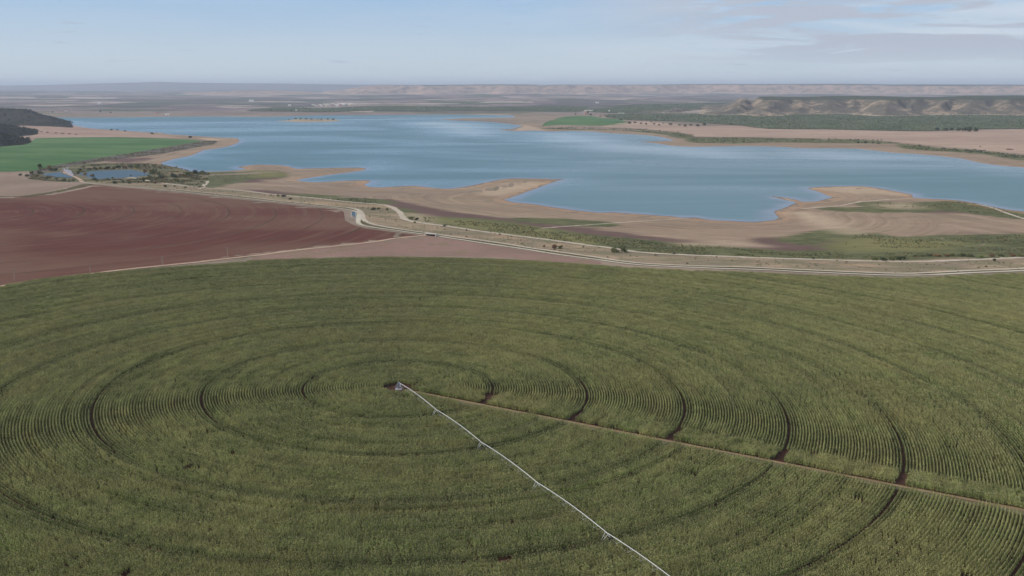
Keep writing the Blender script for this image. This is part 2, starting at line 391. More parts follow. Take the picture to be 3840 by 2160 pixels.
def m_shore(h):
    p = h.pos(); st = h.vmul(p, (0.35, 1.0, 1.0))
    edge = h.attr('edge')                                   # metres to the waterline (negative on land)
    n = h.noise(0.02, 5, 0.65, st); nf = h.noise(0.12, 4, 0.65, st); nb = h.noise(0.007, 4, 0.6, st)
    wob = h.m('MULTIPLY_ADD', n, 54.0, -38.0); wobf = h.m('MULTIPLY_ADD', nf, 28.0, -18.0)
    c = h.mix(h.mr(nb, 0.35, 0.65), lin((140, 119, 98)), lin((158, 136, 112)))
    c = h.mix(h.m('MULTIPLY', h.mr(n, 0.5, 0.7), 0.5), c, lin((140, 128, 100)))
    c = h.mix(h.m('MULTIPLY', h.mr(nf, 0.55, 0.75), 0.4), c, lin((192, 166, 138)))
    lv = h.noise(1.0, 4, 0.65, h.comb(h.m('MULTIPLY', edge, 0.09), h.m('MULTIPLY', h.sep(p)[0], 0.004), 0.0))
    c = h.mix(h.m('MULTIPLY', h.mr(lv, 0.5, 0.66), 0.38), c, lin((120, 98, 80))); c = h.mix(h.m('MULTIPLY', h.mr(lv, 0.48, 0.34), 0.36), c, lin((186, 160, 132)))
    lv2 = h.noise(1.0, 3, 0.6, h.comb(h.m('MULTIPLY', edge, 0.3), h.m('MULTIPLY', h.sep(p)[0], 0.012), 5.0))
    c = h.mix(h.m('MULTIPLY', h.mr(lv2, 0.5, 0.7), 0.35), c, lin((112, 102, 78)))
    def patch(name, c, col, s=22.0, k=1.0, w=None):
        a = h.m('ADD', h.attr(name), wob); a = h.m('ADD', a, wobf)
        return h.mix(h.m('MULTIPLY', h.mr(a, s, -s), k), c, col)
    c = patch('dark', c, h.mix(nf, lin((84, 64, 60)), lin((116, 90, 80))), 14, 0.9)
    g = h.mix(h.mr(nf, 0.35, 0.65), lin((76, 82, 50)), lin((110, 109, 70)))
    c = patch('green', c, g, 9, 0.95)
    c = patch('bright', c, h.mix(nf, lin((114, 112, 68)), lin((138, 129, 84))), 30, 0.85)
    c = patch('pale', c, lin((196, 172, 142)), 22, 0.55)
    wet = h.mr(h.m('ADD', edge, h.m('MULTIPLY', wobf, 1.0)), -34.0, -4.0)
    c = h.mix(h.m('MULTIPLY', wet, 0.45), c, lin((186, 144, 108)))
    dk = h.mr(edge, -7.0, -0.5)
    c = h.mix(h.m('MULTIPLY', dk, 0.35), c, lin((120, 96, 80)))
    k = h.m('MULTIPLY', h.m('MULTIPLY_ADD', h.noise(0.5, 3, 0.7), 0.5, 0.75), h.m('MULTIPLY_ADD', h.noise(0.09, 5, 0.75, st), 0.7, 0.65))
    return bsdf(h, h.mix(1.0, c, h.comb(k, k, k), 'MULTIPLY'), 0.95, 0.08)
material('shore', m_shore)
RC = at([(-290, 812)])[0]; RS = 0.0
_xa = at([(89, 812), (852, 818)]); RS = float((_xa[1, 0] - _xa[0, 0]) / 4.0); RCX = float(_xa[0, 0] - 2 * RS); RCY = float(_xa[0, 1])
def m_red(h):
    X, Y, _ = h.sep(h.pos()); dx = h.m('SUBTRACT', X, RCX); dy = h.m('SUBTRACT', Y, RCY)
    r = h.m('SQRT', h.m('ADD', h.m('MULTIPLY', dx, dx), h.m('MULTIPLY', dy, dy))); th = h.m('ARCTAN2', dy, dx)
    pol = h.comb(h.m('MULTIPLY', r, 0.11), h.m('MULTIPLY', th, 3.0), 0.0)
    fine = h.comb(h.m('MULTIPLY', r, 0.55), h.m('MULTIPLY', th, 5.0), 2.0)
    n1 = h.noise(1.0, 4, 0.6, pol); n2 = h.noise(1.0, 3, 0.6, fine); big = h.noise(0.0045, 4, 0.55, h.vmul(h.pos(), (0.7, 1, 1)), 0.4)
    c = h.mix(h.mr(big, 0.38, 0.62), lin((98, 60, 51)), lin((116, 86, 70)))
    c = h.mix(h.m('MULTIPLY', h.mr(n1, 0.45, 0.72), 0.45), c, lin((122, 100, 80)))
    c = h.mix(h.m('MULTIPLY', h.mr(n2, 0.45, 0.7), 0.3), c, lin((84, 50, 40)))
    q = h.m('PINGPONG', h.m('ADD', r, h.m('MULTIPLY', h.noise(0.02, 2), 3.0)), RS / 2)       # 0 on every wheel track
    tr = h.mr(q, 1.9, 0.5)
    tr = h.m('MULTIPLY', tr, h.mr(h.noise(0.012, 3), 0.3, 0.6, 0.25, 1.0))
    c = h.mix(h.m('MULTIPLY', tr, 0.65), c, lin((64, 60, 42)))
    k = h.m('MULTIPLY_ADD', h.noise(0.6, 3, 0.7), 0.4, 0.8)
    return bsdf(h, h.mix(1.0, c, h.comb(k, k, k), 'MULTIPLY'), 0.95, 0.05)
material('red_soil', m_red)
material('fallow', lambda h: bsdf(h, soil(h, (152, 130, 112), (138, 118, 100), (124, 112, 92), 0.006, 0.05, 0.5), 0.95, 0.05))
material('stubble', lambda h: bsdf(h, soil(h, (150, 120, 106), (136, 110, 96), (122, 114, 82), 0.008, 0.05, 0.6), 0.95, 0.05))
material('brown_field', lambda h: bsdf(h, soil(h, (160, 130, 112), (172, 146, 126), (138, 120, 100), 0.004, 0.02, 0.2), 0.95, 0.05))
material('corn_soil', lambda h: bsdf(h, soil(h, (70, 48, 38), (84, 58, 44), (58, 42, 32), 0.02, 0.2, 1.0), 0.95, 0.05))
material('track_soil', lambda h: bsdf(h, soil(h, (150, 130, 98), (138, 116, 88), (120, 116, 78), 0.03, 0.15, 1.0), 0.95, 0.05))
def m_greenfield(h):
    n = h.noise(0.006, 4, 0.6, h.vmul(h.pos(), (0.4, 1, 1))); n2 = h.noise(0.05, 4, 0.6, h.vmul(h.pos(), (0.25, 1, 1)))
    c = h.mix(h.mr(n, 0.35, 0.65), lin((66, 100, 50)), lin((92, 120, 68))); c = h.mix(h.m('MULTIPLY', h.mr(n2, 0.5, 0.75), 0.5), c, lin((126, 140, 96)))
    k = h.m('MULTIPLY_ADD', h.noise(0.4, 3), 0.4, 0.8)
    return bsdf(h, h.mix(1.0, c, h.comb(k, k, k), 'MULTIPLY'), 0.9, 0.1)
material('green_field', m_greenfield)
def m_bank(h):
    p = h.vmul(h.pos(), (0.5, 1, 1)); n = h.noise(0.018, 5, 0.65, p, 0.4); n2 = h.noise(0.07, 5, 0.7, p); n3 = h.noise(0.3, 4, 0.7, p)
    c = h.mix(h.mr(n, 0.38, 0.62), lin((136, 122, 100)), lin((170, 146, 118)))
    c = h.mix(h.m('MULTIPLY', h.mr(n2, 0.44, 0.62), 0.75), c, lin((120, 116, 84)))
    c = h.mix(h.m('MULTIPLY', h.mr(n3, 0.52, 0.7), 0.55), c, lin((98, 92, 68)))
    c = h.mix(h.m('MULTIPLY', h.mr(h.noise(0.03, 4, 0.6, h.vop('ADD', p, (500, 90, 0))), 0.55, 0.68), 0.6), c, lin((184, 150, 118)))
    return bsdf(h, c, 0.95, 0.05)
material('bank', m_bank)
material('gravel', lambda h: bsdf(h, soil(h, (206, 196, 172), (194, 182, 158), (176, 166, 140), 0.02, 0.12, 1.2), 0.95, 0.05))
material('gravel_dull', lambda h: bsdf(h, soil(h, (200, 184, 162), (188, 172, 150), (172, 160, 134), 0.02, 0.12, 1.2), 0.95, 0.05))
material('dirt', lambda h: bsdf(h, soil(h, (192, 164, 138), (178, 150, 126), (160, 140, 110), 0.02, 0.12, 1.2), 0.95, 0.05))
material('verge', lambda h: bsdf(h, soil(h, (88, 84, 56), (104, 96, 66), (70, 66, 48), 0.03, 0.15, 0.8), 0.95, 0.05))
material('scrub_ground', lambda h: bsdf(h, soil(h, (112, 102, 92), (98, 90, 78), (78, 76, 62), 0.012, 0.06, 0.4), 0.95, 0.05))
material('reed_ground', lambda h: bsdf(h, soil(h, (92, 94, 64), (136, 122, 94), (74, 76, 54), 0.012, 0.06, 0.4), 0.95, 0.05))
def m_orchard(h):
    p = h.pos(); X, Y, _ = h.sep(p)
    n = h.noise(0.004, 4, 0.6); n2 = h.noise(0.03, 4, 0.7, h.vmul(p, (1, 0.6, 1)))
    c = h.mix(h.mr(n, 0.35, 0.65), lin((82, 90, 64)), lin((104, 108, 80))); c = h.mix(h.m('MULTIPLY', h.mr(n2, 0.45, 0.7), 0.6), c, lin((66, 74, 54)))
    return bsdf(h, c, 0.9, 0.05)
material('orchard', m_orchard)
material('dry_plain', lambda h: bsdf(h, soil(h, (180, 154, 132), (164, 138, 120), (148, 128, 106), 0.0025, 0.014, 0.1, (0.5, 1, 1)), 0.95, 0.05))
def m_water(h):
    p = h.pos()
    sl = h.noise(0.0012, 4, 0.55, h.vmul(p, (0.55, 1.0, 1)), 0.8); st = h.noise(0.004, 4, 0.6, h.vmul(p, (0.3, 1.2, 1)), 0.9)
    fac = h.attr('slick'); calm = h.m('MAXIMUM', h.mr(h.m('ADD', fac, h.m('MULTIPLY_ADD', st, 380.0, -190.0)), 260.0, -260.0),
        h.m('MULTIPLY', h.mr(h.m('ADD', h.m('MULTIPLY', sl, 0.82), h.m('MULTIPLY', st, 0.18)), 0.40, 0.62), 0.7))
    edge = h.mr(h.m('ADD', h.attr('edge'), h.m('MULTIPLY_ADD', h.noise(0.02, 4, 0.6), 60.0, -30.0)), 34.0, 4.0)
    calm = h.m('MAXIMUM', calm, h.m('MULTIPLY', edge, 0.45))
    rough = h.mr(calm, 0, 1, 0.45, 0.12, False)
    deep = h.mix(h.noise(0.001, 3), (0.085, 0.180, 0.202), (0.098, 0.190, 0.202))
    col = h.mix(edge, deep, (0.17, 0.22, 0.27))
    nb = h.noise(0.12, 4, 0.6, h.vmul(p, (0.6, 1.4, 1)))
    b = h.new('ShaderNodeBump'); b.inputs['Distance'].default_value = 0.5; h.set(b.inputs['Strength'], h.mr(calm, 0, 1, 0.12, 0.03, False)); h.set(b.inputs['Height'], nb)
    pr = h.new('ShaderNodeBsdfPrincipled'); h.set(pr.inputs['Base Color'], col); h.set(pr.inputs['Roughness'], rough); pr.inputs['IOR'].default_value = 1.333
    h.l.new(b.outputs[0], pr.inputs['Normal'])
    return pr.outputs[0]
material('water', m_water)
def m_pond(h):
    pr = h.new('ShaderNodeBsdfPrincipled'); pr.inputs['Base Color'].default_value = (0.045, 0.08, 0.09, 1); pr.inputs['Roughness'].default_value = 0.4; pr.inputs['IOR'].default_value = 1.333
    h.l.new(h.bump(h.noise(0.4, 3), 0.05, 0.3), pr.inputs['Normal']); return pr.outputs[0]
material('pond_water', m_pond)
def m_hill(h, tan, tan2, scrub, thr=0.47):
    p = h.pos(); nz = h.sep(h.new('ShaderNodeNewGeometry').outputs['True Normal'])[2]
    n = h.noise(0.006, 5, 0.6); n2 = h.noise(0.035, 5, 0.7)
    c = h.mix(n, lin(tan), lin(tan2))
    f = h.mr(h.m('ADD', h.m('MULTIPLY', n, 0.5), h.m('MULTIPLY', n2, 0.5)), thr - 0.05, thr + 0.06)
    c = h.mix(h.m('MULTIPLY', f, 0.85), c, h.mix(n2, lin(scrub), lin((96, 92, 76))))
    top = h.mr(h.attr('top'), 0.93, 0.985)
    c = h.mix(top, c, h.mix(h.noise(0.02, 4, 0.7), lin((62, 70, 50)), lin((84, 84, 62))))
    base = h.mr(h.attr('top'), 0.10, 0.0); c = h.mix(h.m('MULTIPLY', base, 0.6), c, lin((206, 184, 152)))
    return bsdf(h, c, 0.95, 0.05)
material('mesa', lambda h: m_hill(h, (166, 143, 118), (132, 118, 102), (68, 67, 58), 0.452))
material('far_mesa', lambda h: m_hill(h, (196, 164, 138), (156, 132, 118), (96, 92, 84), 0.52))
material('far_range', lambda h: bsdf(h, soil(h, (110, 104, 96), (130, 116, 104), (96, 92, 84), 0.0004, 0.002, 0.01), 0.95, 0.05))
def m_wooded(h):
    n = h.noise(0.012, 5, 0.65); n2 = h.noise(0.09, 4, 0.7)
    c = h.mix(h.mr(n, 0.35, 0.65), lin((38, 38, 30)), lin((62, 57, 46))); c = h.mix(h.m('MULTIPLY', h.mr(n2, 0.5, 0.68), 0.6), c, lin((84, 76, 62)))
    return bsdf(h, c, 0.95, 0.05, h.bump(n2, 1.0, 6.0))
material('wooded', m_wooded)
def m_leaf(name, a, b, c3, tr=0.2):
    def fn(h):
        r = h.new('ShaderNodeNewGeometry').outputs['Random Per Island']
        oi = h.new('ShaderNodeObjectInfo').outputs['Random']
        col = h.mix(r, lin(a), lin(b)); col = h.mix(h.m('MULTIPLY', h.mr(h.m('FRACT', h.m('MULTIPLY', r, 7.31)), 0.7, 1.0), 0.7), col, lin(c3))
        k = h.m('MULTIPLY_ADD', oi, 0.5, 0.75); col = h.mix(1.0, col, h.comb(k, k, h.m('MULTIPLY_ADD', oi, 0.3, 0.85)), 'MULTIPLY')
        d = h.new('ShaderNodeBsdfDiffuse'); h.set(d.inputs[0], col); t = h.new('ShaderNodeBsdfTranslucent'); h.set(t.inputs[0], col)
        m = h.new('ShaderNodeMixShader'); m.inputs[0].default_value = tr; h.l.new(d.outputs[0], m.inputs[1]); h.l.new(t.outputs[0], m.inputs[2]); return m.outputs[0]
    return material(name, fn)
m_leaf('leaf_dark', (58, 66, 42), (84, 90, 58), (40, 50, 34))
m_leaf('leaf_deep', (40, 46, 34), (56, 58, 42), (30, 36, 26))  # darkest leaf tone, mixed at random into the hill scrub
m_leaf('leaf_olive', (92, 96, 58), (120, 120, 76), (70, 78, 48))
m_leaf('leaf_grey', (118, 122, 96), (146, 144, 116), (92, 98, 76))
m_leaf('leaf_lime', (116, 132, 66), (136, 148, 84), (92, 108, 56))
m_leaf('leaf_brown', (124, 98, 74), (146, 116, 84), (104, 92, 60))
m_leaf('leaf_gold', (150, 124, 74), (168, 138, 84), (118, 110, 64))
flat_mat('bark', (96, 82, 68), 0.2, 2.0)
flat_mat('white_wall', (232, 226, 214), 0.06, 0.6); flat_mat('cream_wall', (214, 198, 170), 0.08, 0.6); flat_mat('pink_wall', (206, 170, 150), 0.08, 0.6)
flat_mat('tile_roof', (168, 116, 92), 0.15, 1.0); flat_mat('pale_roof', (214, 210, 196), 0.08, 0.5); flat_mat('dark_open', (46, 44, 42), 0.1, 1.0)
flat_mat('concrete', (186, 180, 168), 0.1, 0.8); flat_mat('concrete_grey', (150, 146, 150), 0.08, 0.5); flat_mat('pole_wood', (168, 158, 142), 0.1, 1.0)
flat_mat('metal_grey', (140, 146, 154), 0.1, 1.0, 0.5, 0.6)
flat_mat('galvanised', (210, 209, 200), 0.05, 2.0, 0.45, 0.15, 0.4); flat_mat('rubber', (40, 38, 36), 0.1, 4.0); flat_mat('panel_grey', (196, 200, 204), 0.05, 2.0)
flat_mat('insulator', (120, 96, 84), 0.05, 5.0, 0.3)

# ------------------------------------------------------------------ the setting
print('terrain', ZG.shape, 'ring spacing', RS)
nx, ny = len(GXS), len(GYS)
idx = np.arange(nx * ny).reshape(ny, nx)
gf = np.stack([idx[:-1, :-1], idx[:-1, 1:], idx[1:, 1:], idx[1:, :-1]], -1).reshape(-1, 4)
gme = bpy.data.meshes.new('ground'); gme.vertices.add(nx * ny); gme.vertices.foreach_set('co', np.stack([MX, MY, ZG], -1).astype(np.float32).ravel())
gme.loops.add(gf.size); gme.loops.foreach_set('vertex_index', gf.astype(np.int32).ravel())
gme.polygons.add(len(gf)); gme.polygons.foreach_set('loop_start', np.arange(0, gf.size, 4, dtype=np.int32)); gme.polygons.foreach_set('loop_total', np.full(len(gf), 4, np.int32))
gme.polygons.foreach_set('use_smooth', [True] * len(gf)); gme.update(calc_edges=True)
tag(link('ground', gme, 'ground'), kind='structure')

def water_sheet(name, world, holes, slick, z, step, edge_poly, mat):
    w = np.asarray(world); lo = w.min(0); hi = w.max(0)
    gx, gy = np.meshgrid(np.arange(lo[0], hi[0], step), np.arange(lo[1], hi[1], step)); gx = gx.ravel(); gy = gy.ravel()
    sd = sdist(gx, gy, w); k = sd < -step * 0.4
    bx, by = np.meshgrid(np.arange(lo[0], hi[0], step / 3), np.arange(lo[1], hi[1], step / 3)); bx = bx.ravel(); by = by.ravel()
    sb = sdist(bx, by, w); kb = (sb < -step * 0.12) & (sb > -step * 0.9)
    pts = np.vstack([w, np.column_stack([gx[k], gy[k]]), np.column_stack([bx[kb], by[kb]])]); n = len(w)
    edges = [(i, (i + 1) % n) for i in range(n)]
    r = geometry.delaunay_2d_cdt([Vector(p) for p in pts], edges, [], 1, 1e-3)
    vv = np.array([tuple(v) for v in r[0]]); fs = []
    for f in r[2]:
        a, b, c = (vv[i] for i in f[:3]); fs.append(f if (b[0]-a[0])*(c[1]-a[1]) - (b[1]-a[1])*(c[0]-a[0]) > 0 else f[::-1])
    me = pymesh(name, np.column_stack([vv, np.full(len(vv), z)]), fs)
    e = np.minimum(-sdist(vv[:, 0], vv[:, 1], w), np.abs(sdist(vv[:, 0], vv[:, 1], isle_w)))
    me.attributes.new('edge', 'FLOAT', 'POINT').data.foreach_set('value', np.clip(e, -5, 200).astype(np.float32))
    val = np.full(len(vv), 900.0)
    for pl in slick: val = np.minimum(val, sdist(vv[:, 0], vv[:, 1], on_z(smooth(pl, 3))))
    me.attributes.new('slick', 'FLOAT', 'POINT').data.foreach_set('value', np.clip(val, -900, 900).astype(np.float32))
    return tag(link(name, me, mat), kind='structure')
SLICK = [P('B', (1350, 480), (2000, 470), (2576, 520), (2576, 655), (2250, 630), (1900, 620), (1600, 560)),
         P('C', (0, 580), (900, 590), (1500, 700), (2576, 740), (2576, 890), (2000, 860), (1400, 810), (800, 790), (400, 710), (0, 660)),
         P('D', (0, 740), (1500, 810), (2576, 940), (2576, 1000), (1500, 870), (700, 930), (300, 860), (0, 900)),
         P('A', (900, 500), (1400, 480), (1900, 470), (1400, 500), (1100, 530)), P('B', (1250, 860), (1400, 900), (1370, 960), (1100, 960)),
         P('C', (530, 1010), (700, 1050), (650, 1110), (400, 1130))]
water_sheet('reservoir_water', shore_w, [], SLICK, 0.10, 60, None, 'water')
sheet('island', ISLE, 'shore', 0.35, 20, 4, soft={'green': [P('B', (390, 452), (800, 455), (790, 462), (420, 460))], 'dark': [P('B', (400, 450), (790, 454), (790, 459), (420, 456))]}, zfix=0.0)
for o in [bpy.data.objects['island']]:
    v = np.empty(len(o.data.vertices) * 3); o.data.vertices.foreach_get('co', v); v = v.reshape(-1, 3)
    e = np.abs(sdist(v[:, 0], v[:, 1], isle_w)); v[:, 2] = 0.12 + np.minimum(e * 0.05, 3.5); o.data.vertices.foreach_set('co', v.ravel())
    o.data.attributes.new('edge', 'FLOAT', 'POINT').data.foreach_set('value', (-e).astype(np.float32))

# near shore: bare drawdown land with soft vegetation patches
T2 = (P('E', (1300, 175), (1650, 235), (2080, 283), (2300, 297), (2576, 325)) + P('F', (150, 345), (400, 368), (600, 385), (900, 420), (1150, 440), (1300, 455), (1385, 485), (1450, 535), (1490, 590),
      (1560, 620), (1700, 640), (1900, 665), (2100, 695), (2300, 725), (2500, 750)) +
      P('G', (0, 758), (200, 785), (400, 810), (600, 835), (800, 865), (980, 885), (1200, 920), (1400, 940), (1600, 950), (1900, 965), (2200, 975), (2576, 990)) +
      P('H', (400, 1000), (800, 1015), (1200, 1020), (1500, 1025), (1800, 1015), (2100, 1005), (2576, 985)) + [(4300, 955)])
SHOREPOLY = ([(x, y + 2) for x, y in T2] + [(4300, 760)] + P('H', (2576, 500), (2000, 400), (1450, 330), (850, 250), (400, 265), (0, 350), (0, 560)) +
      P('G', (2000, 570), (1000, 500), (400, 440), (420, 170), (0, 165)) + P('F', (2300, 200), (1900, 260), (1500, 240), (1150, 190), (1150, 60), (700, 60), (300, 30), (0, 25)) +
      P('E', (2500, 45), (2300, 95), (1850, 80), (1620, 30), (1300, 60), (1400, 120)))
GREEN = [P('F', (350, 345), (700, 358), (1000, 388), (1250, 400), (1320, 430), (1150, 436), (900, 418), (600, 384)),
  P('F', (1680, 570), (1900, 590), (2200, 600), (2576, 640)) + P('G', (300, 692), (600, 742), (1000, 782), (1400, 822), (1800, 852), (2200, 882), (2576, 915)) +
  P('H', (300, 935), (650, 920), (780, 930), (900, 985), (500, 985), (0, 985)) + P('G', (2300, 965), (1900, 955), (1600, 945), (1400, 930), (1200, 900), (950, 880), (600, 830), (300, 788), (0, 755)) + P('F', (2300, 715), (2000, 668), (1700, 620)),
  P('H', (880, 755), (1000, 745), (1150, 770), (1500, 790), (1700, 775), (2000, 780), (2300, 765), (2576, 760)) + [(4300, 880), (4300, 955)] + P('H', (2576, 975), (2000, 970), (1700, 962), (1400, 1000), (1050, 1008), (800, 950), (720, 900), (780, 840)),
  P('H', (950, 440), (1200, 432), (1350, 450), (1700, 430), (2000, 422), (2200, 455), (2400, 505), (2576, 590), (2300, 558), (2000, 525), (1700, 500), (1450, 518), (1200, 496)),
  P('H', (600, 492), (900, 485), (1250, 480), (1420, 515), (1000, 518)),
  P('E', (1370, 165), (1500, 150), (1900, 128), (2100, 122), (2400, 120), (2576, 108)) + P('F', (150, 105), (230, 130), (210, 165), (0, 175)) + P('E', (2400, 200), (2080, 280), (1800, 245), (1500, 200)),
  P('H', (500, 740), (750, 700), (620, 765), (350, 840), (250, 800)), P('F', (1400, 480), (1500, 520), (1620, 600), (1500, 600)),
  P('G', (80, 590), (500, 600), (1000, 640), (700, 660), (300, 630))]
BRIGHT = [P('H', (900, 800), (1500, 815), (1800, 840), (1500, 900), (1000, 900), (820, 900)), P('F', (30, 110), (220, 130), (180, 160), (0, 165)), P('G', (0, 660), (300, 710), (800, 800), (700, 830), (300, 770), (0, 720)),
  P('F', (1750, 590), (2200, 620), (2576, 680), (2576, 720), (2100, 660))]
DARK = [P('F', (1300, 400), (1450, 430), (1600, 465), (1900, 525), (2300, 572), (2576, 600)) + P('G', (300, 650), (700, 690), (1200, 760), (1700, 820), (2200, 862), (2576, 880)) + P('H', (300, 870), (700, 880), (620, 920), (0, 940)) +
  P('G', (2200, 885), (1800, 850), (1400, 822), (1000, 782), (600, 742), (300, 692), (0, 645)) + P('F', (2200, 600), (1900, 590), (1700, 560), (1500, 515)),
  P('E', (2080, 205), (2576, 180)) + P('F', (200, 165), (150, 185), (0, 195)) + P('E', (2576, 215), (2080, 230)), P('F', (0, 305), (200, 322), (420, 350), (300, 360), (0, 335)),
  P('H', (0, 800), (300, 822), (620, 830), (650, 850), (250, 850), (0, 850)), P('H', (1400, 500), (1800, 508), (2300, 525), (2250, 540), (1800, 525), (1400, 515))]
PALE = [P('F', (2290, 335), (2420, 285), (2576, 275), (2576, 310), (2400, 350)), P('G', (0, 235), (300, 230), (260, 250), (0, 300)), P('H', (300, 530), (500, 560), (680, 660), (850, 735), (700, 700), (480, 620), (330, 560)),
  P('H', (450, 275), (850, 262), (1250, 290), (1430, 350), (1300, 350), (1100, 330), (900, 330), (600, 300)), P('H', (1180, 450), (1400, 445), (1480, 470), (1250, 480)), P('G', (1750, 845), (2200, 845), (2450, 862), (2100, 858)),
  P('E', (1600, 60), (1750, 90), (1800, 130), (1650, 120)), P('H', (40, 362), (280, 400), (300, 415), (150, 395)), P('F', (1560, 545), (1660, 570), (1640, 620), (1590, 590))]
so = sheet('shore', SHOREPOLY, 'shore', 0.05, 14, 3, 0.0, soft=dict(green=GREEN, dark=DARK, pale=PALE, bright=BRIGHT))
v = np.empty(len(so.data.vertices) * 3); so.data.vertices.foreach_get('co', v); v = v.reshape(-1, 3)
so.data.attributes.new('edge', 'FLOAT', 'POINT').data.foreach_set('value', np.clip(-sdist(v[:, 0], v[:, 1], shore_w), -300, 60).astype(np.float32))
# left spit and far shore share the same bare land
FARSHORE = (P('C', (0, 470), (60, 490), (120, 519), (0, 560), (0, 575)) + P('C', (600, 590), (1150, 640), (1700, 760)) + P('D', (150, 760), (900, 790), (1500, 850), (2100, 930), (2576, 990)) +
      [(4300, 720)] + P('D', (2576, 830), (2300, 790), (1900, 740), (1500, 700), (1000, 660), (500, 640), (0, 635)) + P('C', (1850, 625), (1700, 590), (1200, 560), (500, 540), (200, 490)))
FG = [P('C', (300, 540), (800, 530), (1300, 545), (1750, 590), (1830, 615), (1700, 635), (1550, 600), (1100, 560), (600, 552)), P('C', (1800, 635), (2576, 640)) + P('D', (1100, 655), (1300, 690), (1000, 690), (0, 680)) + P('C', (2200, 690), (1800, 680)),
      P('D', (1350, 700), (1700, 740), (2100, 760), (2400, 800), (2576, 815), (2576, 860), (2200, 800), (1800, 770), (1400, 745))]
fs_ = sheet('far_shore', FARSHORE, 'shore', 0.05, 30, 3, soft=dict(green=FG, dark=[P('C', (1600, 590), (1830, 612), (1720, 636), (1600, 610)), P('C', (1850, 630), (2576, 632), (2576, 645), (1850, 645))], pale=[P('C', (0, 575), (60, 500), (300, 560), (200, 570))], bright=[P('C', (0, 0), (1, 0), (1, 1))]))
SPIT = P('A', (700, 512), (1000, 540), (1500, 575), (2000, 610), (2420, 630), (2460, 670), (2350, 740), (2000, 830), (1700, 900), (1500, 905), (1000, 900), (700, 920), (760, 880), (1300, 790), (1850, 690), (2100, 660), (1850, 635), (1100, 580))
sp = sheet('spit', SPIT, 'shore', 0.06, 20, 3, soft=dict(green=[P('A', (0, 0), (1, 0), (1, 1))], dark=[P('A', (1080, 850), (1250, 850), (1500, 840), (1250, 880))], pale=[P('A', (2040, 640), (2180, 650), (2080, 670))], bright=[P('A', (0, 0), (1, 0), (1, 1))]))
for o in (fs_, sp):
    v = np.empty(len(o.data.vertices) * 3); o.data.vertices.foreach_get('co', v); v = v.reshape(-1, 3)
    o.data.attributes.new('edge', 'FLOAT', 'POINT').data.foreach_set('value', np.clip(-sdist(v[:, 0], v[:, 1], shore_w), -300, 60).astype(np.float32))

# fields
ROADM = (P('E', (830, 228), (900, 235), (1100, 252), (1400, 277), (1700, 307), (2000, 341), (2300, 371), (2576, 401)) + P('F', (200, 424), (500, 453), (800, 484), (930, 502), (1000, 515), (1032, 545), (1034, 590), (1026, 624),
      (1040, 648), (1100, 668), (1250, 690), (1450, 716), (1650, 745), (1760, 757), (1900, 780), (2100, 810), (2300, 841), (2576, 880)) +
      P('G', (200, 910), (400, 945), (700, 985), (900, 1010), (1100, 1040), (1300, 1060), (1600, 1075), (2000, 1091), (2576, 1109)) +
      P('H', (300, 1126), (700, 1142), (1000, 1155), (1300, 1163), (1600, 1160), (1800, 1150), (2100, 1135), (2576, 1115)) + [(4300, 990)])
ROAD2 = (P('E', (1700, 290), (2000, 322), (2300, 352), (2576, 382)) + P('F', (200, 408), (500, 438), (800, 470), (950, 484), (1030, 505), (1068, 540), (1075, 580), (1105, 622), (1200, 655), (1400, 690), (1600, 720), (1750, 738), (1900, 763), (2100, 790), (2300, 815), (2576, 855)) +
      P('G', (200, 890), (400, 917), (700, 960), (900, 988), (1050, 1013), (1300, 1042), (1600, 1058), (2000, 1072), (2380, 1080), (2576, 1090)) + P('H', (400, 1108), (800, 1126), (1300, 1144), (1500, 1141), (1800, 1126), (2100, 1112), (2576, 1092)) + [(4300, 975)])
BANKPOLY = ROADM[:] + [(x, y - 1) for x, y in T2[::-1]] + P('E', (1300, 170), (1000, 190), (850, 200))
sheet('bank', BANKPOLY, 'bank', 0.15, 16, 2)
sheet('red_field', RED, 'red_soil', 0.10, 22, 2)
sheet('fallow_field', P('E', (-900, 60), (0, 118), (180, 128), (230, 190), (400, 205), (650, 230), (840, 238), (885, 242), (700, 293), (500, 331), (300, 363), (0, 370), (-900, 380)), 'fallow', 0.14, 22, 2)
sheet('stubble_field', P('F', (-60, 1015), (0, 968), (300, 928), (600, 893), (900, 862), (1200, 827), (1400, 792), (1650, 770), (1760, 765), (2100, 818), (2576, 892)) + P('G', (300, 935), (600, 985), (880, 1022), (900, 1060), (0, 1030)) + P('F', (1300, 1010)), 'stubble', 0.12, 20, 2)
sheet('green_field', P('A', (-700, 730), (0, 712), (310, 680), (360, 642), (700, 633), (1200, 630), (1850, 650), (2030, 668), (1830, 702), (1600, 742), (1300, 792), (1000, 838), (720, 882), (500, 928), (350, 968), (0, 978), (-700, 985)), 'green_field', 0.3, 25, 2)
sheet('dry_field', P('A', (-600, 470), (80, 492), (740, 513), (1000, 553), (1500, 590), (1860, 642), (1200, 627), (360, 638), (60, 640), (-600, 660)), 'brown_field', 0.2, 30, 2)
sheet('meadow', P('C', (420, 450), (560, 420), (800, 415), (870, 432), (1120, 455), (1170, 490), (1110, 505), (800, 512), (480, 505), (300, 520), (340, 480)), 'green_field', 0.3, 40, 2)
sheet('dry_plain', P('C', (1230, 468), (1400, 475), (1900, 520), (2300, 512), (2576, 538)) + P('D', (600, 552), (1600, 572), (2576, 550)) + [(4400, 490), (4400, 610)] + P('D', (2576, 800), (2000, 745), (1400, 690), (1000, 655), (0, 632)) + P('C', (1850, 622), (1700, 585), (1300, 545), (900, 525), (1000, 505)), 'dry_plain', 0.3, 60, 2)
